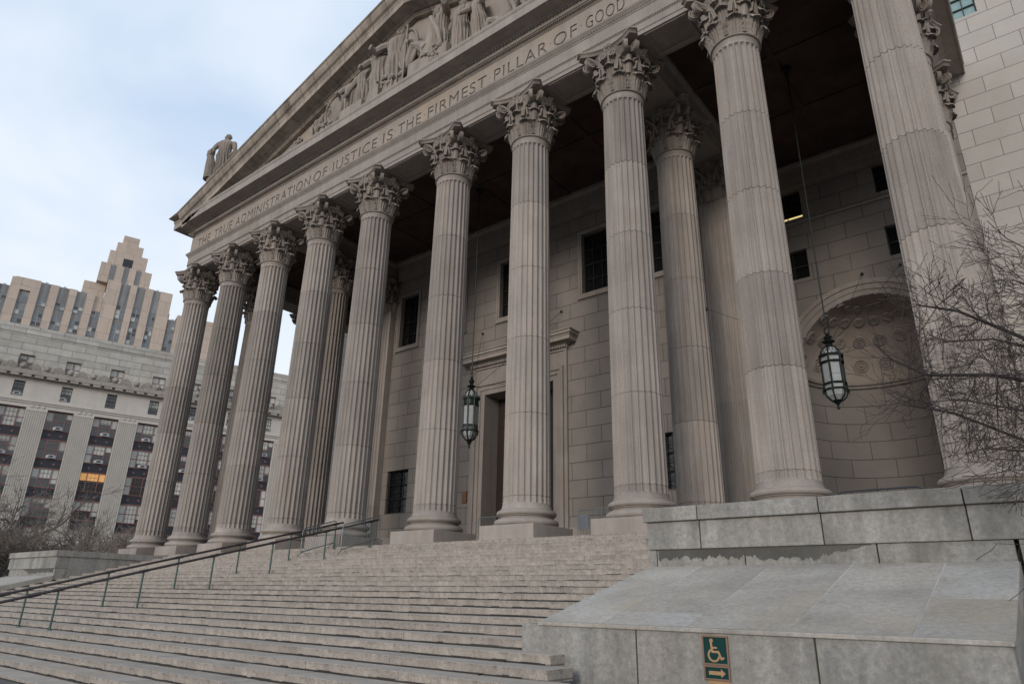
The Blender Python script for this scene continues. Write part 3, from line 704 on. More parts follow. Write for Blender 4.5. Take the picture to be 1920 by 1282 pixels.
# pediment
PX0, PZ0, SL = XL-A-.228, 4.838, .2915
LEN = XC-PX0
AP = PZ0+SL*(XC-PX0)          # underside line of the rake at the centre (top of the horizontal cornice line)
s = MB(); ty = -.155
s.add([(XL+.3, ty, 4.85), (XR-.3, ty, 4.85), (XC, ty, PZ0+SL*LEN-.29)], [(0, 1, 2)])
ty_o = s.build('tympanum', 'frieze', ct)
rk = MB()
rprof = [(-.16, 0.0), (A+.03, 0.0), (A+.04, .012), (A+.055, .02), (A+.055, .038), (A+.09, .055), (A+.1, .06), (A+.2, .066), (A+.215, .062), (A+.215, .142), (A+.222, .15), (A+.228, .165), (A+.232, .175), (A+.262, .19), (A+.285, .225), (A+.30, .262), (A+.315, .27), (A+.315, .288), (-.16, .288)]
LEN = (XC-PX0); nb = 19
for sd in (-1, 1):
    for b in range(nb):
        # each stone of the raking cornice is its own block with an open joint
        ta = LEN*b/nb+(.0035 if b else -.055*0); tb = LEN*(b+1)/nb-.0035*(b < nb-1)
        vs = []
        for t in (ta, tb):
            for p, h in rprof:
                x = t; zz = PZ0+SL*t+h*1.06-.33
                # first block is cut off plumb above the corner
                vs.append((XC+sd*(XC-PX0-x), -p, zz))
        n = len(rprof)
        fs = [(i, (i+1) % n, n+(i+1) % n, n+i) for i in range(n)]+[tuple(range(n))[::-1], tuple(range(n, 2*n))]
        if sd > 0: fs = [f[::-1] for f in fs]
        if b == 0:      # drop what would pass through the horizontal cornice
            vs = [(x, y, max(z, 4.8395+.0011*(i % len(rprof)))) for i, (x, y, z) in enumerate(vs)]
        rk.add(vs, fs)
rko = rk.build('raking_cornice', 'rake', ct)
for sd in (-1, 1):
    q = MB()
    for i in range(135):
        t = .5+(LEN-.5)*i/135; x = XC+sd*(LEN-t); q.ball((x, -A-.068, PZ0+SL*t-.286), (.0125, .014, .015), 6)
    q.build('egg_moulding', 'dirty', rko)
# roof behind the pediment
s = MB()
za = PZ0+SL*LEN
s.add([(PX0+.2, .0, 4.83), (XC, .0, za-.06), (2*XC-PX0-.2, .0, 4.83), (PX0+.2, YE+3, 4.83), (XC, YE+3, za-.06), (2*XC-PX0-.2, YE+3, 4.83)], [(0, 1, 4, 3), (1, 2, 5, 4), (0, 2, 1), (3, 4, 5), (0, 3, 5, 2)])
s.build('roof', 'dirty', ct)

# ---- carved figures of the pediment
def loft(s, rings, n=18, fold=0., nf=9, ph=0.):
    """rings: (centre, rx, ry, axis_x, axis_y)"""
    vs = []
    for c, rx, ry, ax, ay, fo in rings:
        for i in range(n):
            t = 2*pi*i/n; k = 1+fo*fold*(abs(sin(nf*t*.5+ph+1.3*sin(c[2]*5+ph)))*1.7-1+.45*sin(2.3*nf*t+ph*3))
            vs.append(Vector(c)+Vector(ax)*rx*k*cos(t)+Vector(ay)*ry*k*sin(t))
    fs = []
    for j in range(len(rings)-1):
        for i in range(n): i2 = (i+1) % n; fs.append((j*n+i, j*n+i2, (j+1)*n+i2, (j+1)*n+i))
    fs += [tuple(range(n))[::-1], tuple((len(rings)-1)*n+i for i in range(n))]
    s.add(vs, fs); return s
def head(s, c, h, yaw, hair=True):
    """h = head height; face looks along yaw (0 = towards -y)"""
    fx, fy = sin(yaw), -cos(yaw); r = h/2
    s.ball(c, (r*.72+abs(fx)*r*.12, r*.72+abs(fy)*r*.12, r), 12)
    s.ball((c[0]+fx*r*.88, c[1]+fy*r*.88, c[2]-r*.08), (r*.14, r*.14, r*.22), 6)
    s.ball((c[0]+fx*r*.62, c[1]+fy*r*.62, c[2]-r*.62), (r*.32, r*.32, r*.28), 6)
    s.ball((c[0]+fx*r*.66, c[1]+fy*r*.66, c[2]+r*.2), (r*.42, r*.42, r*.12), 6)
    if hair:
        s.ball((c[0]-fx*r*.22, c[1]-fy*r*.22, c[2]+r*.28), (r*.9, r*.9, r*.86), 10)
        s.ball((c[0]-fx*r*.85, c[1]-fy*r*.85, c[2]-r*.05), (r*.42, r*.42, r*.42), 8)
def hand(s, p, r):
    s.ball(p, (r*1.1, r*.8, r*1.2), 8)
    for k in range(4): s.tube([(p[0]-r*.6+k*r*.4, p[1]-r*.3, p[2]), (p[0]-r*.7+k*r*.45, p[1]-r*.8, p[2]-r*1.1), (p[0]-r*.7+k*r*.45, p[1]-r*.4, p[2]-r*1.7)], [r*.28, r*.24, r*.15], 5)
    s.tube([(p[0]+r*.9, p[1]-r*.2, p[2]+r*.2), (p[0]+r*1.3, p[1]-r*.7, p[2]-r*.5)], [r*.3, r*.2], 5)
def standing(s, x, y, z, h, yaw=0., lean=0., arms=((.28, -.1, .42), (-.28, -.1, .42)), ph=0., hyaw=None):
    ax = (cos(yaw), sin(yaw), 0); ay = (-sin(yaw), cos(yaw), 0); rg = []
    for q, rx, ry, fo in ((0, .175, .12, 1), (.04, .17, .12, 1), (.2, .15, .115, 1), (.36, .145, .115, .9), (.48, .145, .11, .8), (.58, .118, .095, .5), (.66, .125, .095, .4), (.74, .15, .10, .3), (.80, .155, .085, .2), (.835, .10, .07, 0), (.855, .047, .047, 0), (.90, .04, .042, 0)):
        rg.append(((x+lean*q*q*h, y+.02*h*sin(q*7), z+q*h), rx*h, ry*h, ax, ay, fo))
    rg2 = []
    for p_, q_ in zip(rg, rg[1:]):
        for i_ in range(3):
            t_ = i_/3; rg2.append((tuple(Vector(p_[0]).lerp(Vector(q_[0]), t_)), p_[1]+(q_[1]-p_[1])*t_, p_[2]+(q_[2]-p_[2])*t_, ax, ay, p_[5]+(q_[5]-p_[5])*t_))
    loft(s, rg2+[rg[-1]], 72, .16, 17, ph)
    top = (x+lean*.88*h, y, z+.93*h); head(s, top, .14*h, yaw if hyaw is None else hyaw)
    for sg, (dx, dy, dz) in zip((1, -1), arms):
        sh = Vector((x+lean*.66*h, y, z+.79*h))+Vector(ax)*sg*.15*h
        hd = Vector((x+lean*.3*h, y, z))+Vector(ax)*dx*h+Vector(ay)*dy*h+Vector((0, 0, dz*h))
        el = (sh+hd)/2+Vector(ax)*sg*.07*h-Vector((0, 0, .06*h))
        s.tube([sh, (sh+el)/2+Vector((0, 0, .01*h)), el, (el+hd)/2, hd], [.052*h, .05*h, .04*h, .035*h, .026*h], 8); hand(s, hd, .025*h)
def seated(s, x, y, z, h, sg=1, recline=.0):
    """seated or half lying figure facing +x*sg, h = head top above z"""
    k = h/1.25; hip = Vector((x, y, z+.16*k)); ch = hip+Vector((-sg*(.1+recline*.35)*k, 0, (.52-recline*.12)*k)); nk = ch+Vector((-sg*.02*k, 0, .13*k))
    loft(s, [((hip.x, y, z), .2*k, .16*k, (1, 0, 0), (0, 1, 0), 1), (tuple(hip), .19*k, .16*k, (1, 0, 0), (0, 1, 0), 1), (tuple(hip.lerp(ch, .5)), .15*k, .12*k, (1, 0, 0), (0, 1, 0), .6), (tuple(ch), .17*k, .12*k, (1, 0, 0), (0, 1, 0), .4), (tuple(nk), .06*k, .06*k, (1, 0, 0), (0, 1, 0), 0), (tuple(nk+Vector((0, 0, .08*k))), .05*k, .05*k, (1, 0, 0), (0, 1, 0), 0)], 22, .12, 9, x)
    head(s, tuple(nk+Vector((sg*.02*k, 0, .17*k))), .21*k, sg*1.2)
    for dy, lift in ((-.07, .32-recline*.2), (.05, .16-recline*.08)):
        kn = hip+Vector((sg*(.38+.2*recline)*k, dy*k, lift*k)); ft = Vector((kn.x+sg*(.16+recline*.32)*k, y+dy*k, z+.05*k))
        s.tube([hip+Vector((0, dy*k, 0)), hip.lerp(kn, .5)+Vector((0, 0, .05*k)), kn, kn.lerp(ft, .5), ft, ft+Vector((sg*.13*k, 0, -.02*k))], [.12*k, .11*k, .08*k, .065*k, .045*k, .035*k], 10)
    for dy, tx, tz in ((-.14, -.36, .04), (.1, .3, .46)):
        sh = ch+Vector((0, dy*k, .04*k)); hd = Vector((x+sg*tx*k, y+dy*k, z+tz*k)); el = (sh+hd)/2+Vector((-sg*.06*k, -.03*k, -.04*k))
        s.tube([sh, el, hd], [.06*k, .048*k, .032*k], 8); hand(s, hd, .03*k)
fy = ty-.06; zb = 4.862
def relief(build):
    s = MB(); build(s); return s.build('relief_figure', 'carved', ty_o, smooth=26)
# left half as photographed, mirrored composition on the right half
for sd in (1, -1):
    X = lambda x: x if sd > 0 else 2*XC-x
    Hh = lambda x: (SL*(x-PX0)-.354)*.97
    relief(lambda s: seated(s, X(1.5), fy, zb, Hh(1.5), -sd, 1.))
    relief(lambda s: seated(s, X(2.05), fy, zb, Hh(2.05), -sd, .8))
    relief(lambda s: seated(s, X(2.52), fy, zb, Hh(2.52), -sd, .45))
    relief(lambda s: seated(s, X(2.96), fy, zb, Hh(2.9), sd, .1))
    relief(lambda s: standing(s, X(3.32), fy, zb, Hh(3.3), sd*.4, sd*.12, ((.3, -.15, .5), (-.2, -.16, .6)), 1.))
    relief(lambda s: standing(s, X(3.60), fy, zb, Hh(3.55), sd*.2, .0, ((.2, -.18, .5), (-.28, -.1, .45)), 2.))
    relief(lambda s: standing(s, X(3.90), fy-.01, zb, Hh(3.85), sd*.5, 0, ((.36, -.16, .82), (-.25, -.14, .6)), 3.))
relief(lambda s: standing(s, 4.2, fy-.01, zb, 1.04, .3, 0, ((.22, -.2, .55), (-.3, -.14, .7)), 4.))
def shield(c, rx, rz):
    q = MB()
    N_ = 36; vs = [(c[0]+rx*cos(2*pi*i/N_), c[1], c[2]+rz*sin(2*pi*i/N_)) for i in range(N_)]
    q.tube(vs+[vs[0]], .022, 6)
    q.grid(lambda u, v: (c[0]+rx*v*cos(2*pi*u), c[1]+.01-.035*(1-v*v), c[2]+rz*v*sin(2*pi*u)), 30, 6, 0, True)
    q.build('relief_shield', 'carved', ty_o, smooth=60)
shield((4.42, fy-.075, zb+.55), .15, .28); shield((3.12, fy-.085, zb+.32), .17, .22)
q = MB(); q.tube([(3.0, fy-.13, zb+.44), (3.07, fy-.135, zb+.40), (3.02, fy-.135, zb+.33), (3.1, fy-.135, zb+.3), (3.06, fy-.13, zb+.22)], .012, 6); q.build('relief_scroll', 'carved', ty_o)
q = MB(); q.tube([(4.42, fy-.11, zb+.88), (4.42, fy-.12, zb)], .012, 6); q.build('relief_staff', 'carved', ty_o)
q = MB(); q.box(3.30, 3.72, fy-.13, fy+.06, zb, zb+.17); q.build('relief_plinth', 'carved', ty_o); q = MB(); q.box(3.86, 4.0, fy-.12, fy+.06, zb, zb+.3); q.build('relief_plinth', 'carved', ty_o)
random.seed(3)
for x, z, n_ in ((3.0, .08, 26), (4.12, .2, 26), (4.9, .15, 30), (2.5, .06, 16)):
    q = MB()
    for i in range(n_): q.ball((x+random.gauss(0, .06), fy-.1-random.random()*.04, zb+max(.02, z+random.gauss(0, .07))), random.uniform(.015, .03), 6)
    q.build('relief_foliage', 'carved', ty_o, smooth=60)
relief(lambda s: seated(s, 4.76, fy-.02, zb+.22, .86, -1, 0))
s = MB().box(4.5, 5.1, fy-.12, fy+.06, zb, zb+.24); s.build('relief_plinth', 'carved', ty_o)

# statue standing on the roof corner
st = thing('roof_statue', 'weathered stone statue of a robed figure on the left end of the roof', 'statue', (.135, -.18, 4.9))
s = MB(); standing(s, .125, -.18, 5.50, .77, .6, .0, ((.16, -.10, .42), (-.17, -.12, .52)), 1.3, -1.0); s.xform(lambda x, y, z: (.125+(x-.125)*1.02, -.18+(y+.18)*1.02, z))
s.build('figure', 'dirty', st, smooth=60)
s = MB(); s.box(-.085, .03, -.365, -.285, 5.86, 5.955).tube([(.0, -.28, 5.44), (-.01, -.30, 5.65), (-.025, -.325, 5.86)], [.1, .08, .05], 10); s.build('tablet', 'dirty', st, bevel=.02)
MB().box(.0, .28, -.33, .02, 4.9, 5.45).build('pedestal', 'dirty', st, bevel=.03)

# ---------------------------------------------------------------- staircase
Y0, TR, RS = -.2816, .1146, .0302
stc = thing('staircase', 'broad flight of worn granite steps climbing to the column plinths', 'staircase', (XC, -1.8, ROOT_Z))
random.seed(11)
NS = 25
XA, XB = .95, 7.80
for n in range(NS+1):
    zt = FLOOR-RS*n; y = Y0-TR*n; xb = XB; xa = XA
    if n >= 19: xb = 7.97+(n-19)*.07; xa = .78-(n-19)*.07
    s = MB(); x = xa
    while x < xb-.02:
        wd = random.uniform(.38, .62); x2 = min(xb, x+wd)
        if xb-x2 < .2: x2 = xb
        j = random.uniform(-.0008, .0008); e = random.uniform(0, .0016); cl = 0
        yb_ = y+TR+.02; zb_ = zt-RS-.006; k = len(s.f)
        s.prism([(y+e+.0035, zb_), (y+e, zt-.008+j), (y+e-.0012, zt+j), (yb_, zt+j+.0006), (yb_, zb_)], x+.0006, x2-.0006, 'x')
        s.m[k+4] = 1
        x = x2
    o = s.build('step', ['step', 'tread'], stc, bevel=.007)
# dark grit packed into the tread joints and the solid mass under the steps
s = MB()
for n in range(NS):
    zt = FLOOR-RS*(n+1); y = Y0-TR*n; x, xe = (XA, XB) if n < 19 else (.80, 7.95)
    while x < xe:          # grit and moss packed into the joint at the back of each tread, uneven along its length
        w_ = random.uniform(.02, .09); h_ = random.choice([.0048, .0055, .006, .0068, .008]); p_ = random.uniform(.001, .006)
        s.add([(x, y-p_, zt+.0006), (min(x+w_, xe), y-p_, zt+.0006), (min(x+w_, xe), y+.006, zt+h_), (x, y+.006, zt+h_), (x, y+.001, zt+h_), (min(x+w_, xe), y+.001, zt+h_)], [(0, 1, 5, 4), (4, 5, 2, 3)])
        x += w_
s.build('joint_dirt', 'joint', stc)
s = MB(); pf = [(Y0+.02, ROOT_Z), (Y0+.02, FLOOR-.075)]+[(Y0-TR*NS, FLOOR-RS*(NS+1)-.055), (Y0-TR*NS, ROOT_Z)]
s.prism(pf, XA, XB, 'x'); s.build('stair_core', 'joint', stc)
# ---------------------------------------------------------------- podiums flanking the steps
def podium(label, mirror, dx=0., wing=True):
    f = (lambda x: 2*XC-x+dx) if mirror else (lambda x: x)
    t = thing('stair_podium', label, 'podium wall', (f(8.46), -1.47, ROOT_Z), group='podiums beside the steps')
    rs = random.Random(5)
    def blk(name, material, x0, x1, y0, y1, z0, z1, bevel=.012):
        a, b = sorted((f(x0), f(x1))); return MB().box(a, b, y0, y1, z0, z1).build(name, material, t, bevel=bevel)
    g = .0022
    cuts = [7.8, 8.046, 8.54, 9.015, 9.5, 10.1, 10.7] if wing else [7.8, 8.046, 8.54, 9.015, 9.18]
    for i in range(len(cuts)-1):
        a, b = cuts[i]+(g if i else -.012), cuts[i+1]-g
        blk('coping_stone', 'podium', a, b, -1.488, -1.33, -.190, -.130)
        blk('parapet_block', 'podium', a+(.012 if not i else 0), b, -1.47, -1.345, -.3075, -.1905)
        if i: q = MB(); c = f(cuts[i]); q.box(c-g, c+g, -1.455, -1.35, -.305, -.135); q.build('joint', 'rust', t)
    blk('coping_stone', 'podium', 7.788, 7.93, -1.3275, -.27, -.190, -.130)
    blk('parapet_block', 'podium', 7.80, 7.92, -1.343, -.27, ROOT_Z, -.1905)
    # set-back band under the parapet, damp along its top edge
    for a, b in ((7.803, 7.835), (7.839, 8.225), (8.2295, 8.715), (8.7195, 9.128)):
        o = blk('band_stone', 'podium', a, b, -1.462, -1.345, -.42, -.3085)
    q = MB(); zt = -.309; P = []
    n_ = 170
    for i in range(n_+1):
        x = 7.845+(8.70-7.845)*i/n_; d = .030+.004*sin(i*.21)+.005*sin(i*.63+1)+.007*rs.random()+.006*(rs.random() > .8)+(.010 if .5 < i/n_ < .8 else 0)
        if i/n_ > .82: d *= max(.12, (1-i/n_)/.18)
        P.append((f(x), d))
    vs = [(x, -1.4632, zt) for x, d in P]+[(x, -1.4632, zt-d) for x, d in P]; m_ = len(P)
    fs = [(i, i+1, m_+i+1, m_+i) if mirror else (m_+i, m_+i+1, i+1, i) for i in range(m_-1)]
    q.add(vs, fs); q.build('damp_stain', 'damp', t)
    q = MB(); q.box(min(f(7.81), f(9.12)), max(f(7.81), f(9.12)), -1.455, -1.35, -.45, -.31); q.build('joint', 'joint', t)
    # sloping slabs
    seam = [7.8, 8.045, 8.335, 8.63, 8.925, 9.133]; rows = {0: [], 1: [.2], 2: [.55], 3: [], 4: [.45]}
    ya, za_, yb, zb_ = -2.31, -.5985, -1.4625, -.3765
    for i in range(5):
        br = [0]+rows[i]+[1]
        for j in range(len(br)-1):
            p, q_ = br[j], br[j+1]; x0, x1 = seam[i]+(g*.6 if i else 0), seam[i+1]-(g*.6 if i < 4 else 0)
            yy = lambda k: ya+(yb-ya)*k; zz = lambda k: za_+(zb_-za_)*k
            e = .0009; X0, X1 = f(x0), f(x1)
            v = [(X0, yy(p)+e, zz(p)-.05), (X1, yy(p)+e, zz(p)-.05), (X1, yy(q_)-e, zz(q_)-.05), (X0, yy(q_)-e, zz(q_)-.05), (X0, yy(p)+e, zz(p)), (X1, yy(p)+e, zz(p)), (X1, yy(q_)-e, zz(q_)), (X0, yy(q_)-e, zz(q_))]
            if mirror: v = [v[1], v[0], v[3], v[2], v[5], v[4], v[7], v[6]]
            MB().hexa(v).build('sloping_slab', 'slab', t, bevel=.008)
    q = MB(); q.prism([(-2.30, ROOT_Z), (-2.30, -.652), (-1.40, -.418), (-1.40, ROOT_Z)], *sorted((f(7.803), f(9.13))), 'x'); q.build('podium_core', 'podium', t)
    q = MB()
    for x in seam[1:-1]:
        X = f(x); q.hexa([(X-.0022, ya+.01, za_-.02), (X+.0022, ya+.01, za_-.02), (X+.0022, yb, zb_-.02), (X-.0022, yb, zb_-.02), (X-.0022, ya+.01, za_+.0002), (X+.0022, ya+.01, za_+.0002), (X+.0022, yb, zb_+.0002), (X-.0022, yb, zb_+.0002)])
    q.build('mortar_seam', 'mortar', t)
    a, b = sorted((f(7.87), f(9.137))); MB().box(a, b, -2.386, -2.312, -.6005, -.5888).build('slab_lip', 'slab', t, bevel=.01)
    # upright front blocks
    cf = [7.8, 8.221, 8.723, 9.133]
    for i in range(3):
        a, b = cf[i]+(g*.9 if i else 0), cf[i+1]-(g*.9 if i < 2 else 0)
        blk('front_block', 'podium', a, b, -2.38, -2.3125, ROOT_Z-.02, -.596)
        if i: c = f(cf[i]); MB().box(c-g, c+g, -2.374, -2.32, ROOT_Z, -.6).build('joint', 'moss', t)
    # terrace behind the parapet, and the wall that runs on beside the slope
    xe = 10.7 if wing else 9.18
    a, b = sorted((f(7.92), f(xe))); MB().box(a, b, -1.343, -.2625, ROOT_Z, -.27).build('terrace', 'tread', t)
    if wing:
        for a, b in ((9.142, 9.6), (9.605, 10.15), (10.155, 10.7)): blk('wall_stone', 'podium', a, b, -1.466, -1.345, ROOT_Z, -.3085)
    return t
podium('sloping topped grey stone podium at the right, bearing the green access sign', False)
podium('grey stone podium beyond the handrails at the far left, bare trees behind it', True, .06, False)

# ---------------------------------------------------------------- access sign
YS = -2.38
sg = thing('access_sign', 'green wheelchair access sign with an arrow, on the front of the grey podium', 'sign', (8.463, YS, -.72))
def rect_frame(q, x0, x1, z0, z1, w, ya, yb):
    q.box(x0, x1, ya, yb, z0, z0+w).box(x0, x1, ya, yb, z1-w, z1).box(x0, x0+w, ya, yb, z0+w, z1-w).box(x1-w, x1, ya, yb, z0+w, z1-w)
sx0, sx1, sz0, szm, sz1 = 8.4265, 8.5, -.7165, -.6795, -.6055
for nm, a, b in (('symbol_panel', szm, sz1), ('arrow_panel', sz0, szm-.0004)):
    q = MB().box(sx0+.003, sx1-.003, YS-.0045, YS-.0002, a+.003, b-.003); po = q.build(nm, 'signgreen', sg)
    q = MB(); rect_frame(q, sx0, sx1, a, b, .0048, YS-.0062, YS-.0002); q.build('frame', 'signframe', po, bevel=.003)
    if nm == 'symbol_panel':
        W_ = sx1-sx0; H_ = b-a; px = lambda u: sx0+W_*u; pz = lambda v: a+H_*v; q = MB(); yy, y2 = YS-.0058, YS-.0046
        sk = [0.]
        def stroke(P, w):
            for (u0, v0), (u1, v1) in zip(P, P[1:]):
                p0, p1 = Vector((px(u0), pz(v0))), Vector((px(u1), pz(v1))); d = (p1-p0).normalized(); nn = Vector((-d.y, d.x))*w/2; p0 -= d*w*.35; p1 += d*w*.35
                sk[0] += .00009; q.prism([tuple(p0+nn), tuple(p1+nn), tuple(p1-nn), tuple(p0-nn)], yy-sk[0], y2, 'y')
        q.prism([(px(.37)+.0052*cos(2*pi*i/18), pz(.82)+.0052*sin(2*pi*i/18)) for i in range(18)], yy, y2, 'y')
        stroke([(.355, .76), (.39, .45), (.62, .45), (.72, .22), (.80, .255)], .0054); stroke([(.385, .585), (.56, .585)], .0042)
        c_ = (px(.435), pz(.335)); r0, r1 = .0172, .0122; a0, a1 = R(118), R(350)
        for i in range(26):
            t0, t1 = a0+(a1-a0)*i/26, a0+(a1-a0)*(i+1)/26
            q.prism([(c_[0]+r0*cos(t0), c_[1]+r0*sin(t0)), (c_[0]+r0*cos(t1), c_[1]+r0*sin(t1)), (c_[0]+r1*cos(t1), c_[1]+r1*sin(t1)), (c_[0]+r1*cos(t0), c_[1]+r1*sin(t0))], yy+.0002, y2, 'y')
        q.build('wheelchair_symbol', 'signgold', po)
    else:
        W_ = sx1-sx0; zc = (a+b)/2; q = MB()
        q.prism([(sx0+W_*.2, zc-.0046), (sx0+W_*.66, zc-.0046), (sx0+W_*.66, zc-.0105), (sx0+W_*.83, zc), (sx0+W_*.66, zc+.0105), (sx0+W_*.66, zc+.0046), (sx0+W_*.2, zc+.0046)], YS-.0058, YS-.0046, 'y')
        q.build('arrow', 'signgold', po)
MB().box(sx0+.010, sx1-.004, YS-.003, YS-.0002, sz0-.0085, sz0-.0004).build('caption_plate', 'signgold', sg)
# ---------------------------------------------------------------- handrails
def stair_z(y): return FLOOR+(y-Y0)*RS/TR
def handrail(label, x, ys, ytop):
    t = thing('handrail', label, 'handrail', (x, ys[0], stair_z(ys[0])), group='handrails up the steps')
    q = MB(); hz = .203; yb = -3.2
    P = [(x, yb, stair_z(yb)+hz-.02), (x, yb+.1, stair_z(yb+.1)+hz)]+[(x, yb+.1+(ytop-yb-.1)*i/10, stair_z(yb+.1+(ytop-yb-.1)*i/10)+hz) for i in range(1, 11)]
    q.tube(P, .0085, 10)
    yj = ys[0]-.12; q.tube([(x, yj-.03, stair_z(yj-.03)+hz), (x, yj+.03, stair_z(yj+.03)+hz)], .0125, 10)
    q.build('rail', 'rail', t, smooth=50)
    for y in [-3.05]+list(ys):
        n = math.ceil((Y0-y)/TR); zt = FLOOR-RS*max(0, n)
        q = MB().tube([(x, y, zt), (x, y, stair_z(y)+hz-.006)], .0062, 10).lathe([(.015, .0), (.015, .003), (.008, .007)], 12, (x, y, zt)); q.build('post', 'rail_post', t, smooth=40)
        q = MB().tube([(x, y-.028, stair_z(y-.028)+hz), (x, y+.028, stair_z(y+.028)+hz)], .0105, 10); q.build('bracket', 'rail', t, smooth=40)
handrail('dark handrail on green posts up the middle of the steps, nearer of the two', 4.535, (-2.616, -2.148, -1.686, -1.233, -.758, -.30), -.22)
handrail('dark handrail on green posts up the middle of the steps, farther of the two', 4.05, (-2.62, -2.158, -1.69, -1.216, -.756, -.30), -.22)
# ---------------------------------------------------------------- crowd barriers
def barrier(label, p0, p1, hgt=.235, material='galv', board=False, nb=18, group='crowd control barriers'):
    p0, p1 = Vector(p0), Vector(p1); d = p1-p0; Ln = d.length; dx = d.normalized(); up = Vector((0, 0, 1)); sd = dx.cross(up).normalized()
    t = thing('crowd_barrier', label, 'barrier', tuple(p0), group=group)
    P = lambda a, h: p0+d*a+up*h
    h0, h1, rc = .04, hgt, .03; q = MB(); e = rc/Ln; r_ = .0042
    q.tube([P(0, h0), P(0, h1-rc), P(e*.3, h1-rc*.3), P(e, h1), P(.5, h1), P(1-e, h1), P(1-e*.3, h1-rc*.3), P(1, h1-rc), P(1, h0), P(.5, h0), P(0, h0)], r_, 8)
    q.build('frame', material, t, smooth=60); q = MB()
    for i in range(1, nb): q.tube([P(i/nb, h0), P(i/nb, h1-.002)], .0019, 5)
    q.build('bars', material, t)
    for a in (.06, .94):
        b = P(a, h0); q = MB().tube([b, b-up*.012+sd*.02, P(a, 0)+sd*.055], .0036, 6).tube([b, b-up*.012-sd*.02, P(a, 0)-sd*.055], .0036, 6); q.build('foot', material, t)
    if board:
        a0, a1 = board; n_ = sd*.008; v = [P(a0, .09)+n_, P(a1, .09)+n_, P(a1, .20)+n_, P(a0, .20)+n_]; w_ = [p+sd*.003 for p in v]
        q = MB().add([tuple(p) for p in v+w_], [(0, 1, 2, 3), (7, 6, 5, 4), (0, 4, 5, 1), (1, 5, 6, 2), (2, 6, 7, 3), (3, 7, 4, 0)]); q.build('notice_board', 'board', t)
    return t
S3 = lambda x, y: (x, y, stair_z(y)-.004)
barrier('steel barrier tilted up the steps beside the farther handrail', S3(4.13, -.70), S3(4.0, -.26))
barrier('steel barrier tilted up the steps beside the nearer handrail, closest to the doorway', S3(4.6, -.65), S3(4.50, -.17))
barrier('steel barrier half hidden behind a plinth in front of the entrance door', (5.33, .2, FLOOR), (5.81, .22, FLOOR))
barrier('steel barrier with a grey notice board, by the plinth next to the right podium', (6.338, .2, FLOOR), (6.82, .2, FLOOR), board=(.03, .22))
barrier('dark barrier whose top bar shows above the right podium', (8.47, -.9, -.27), (8.83, -.9, -.27), .235, 'darkbar', nb=5)
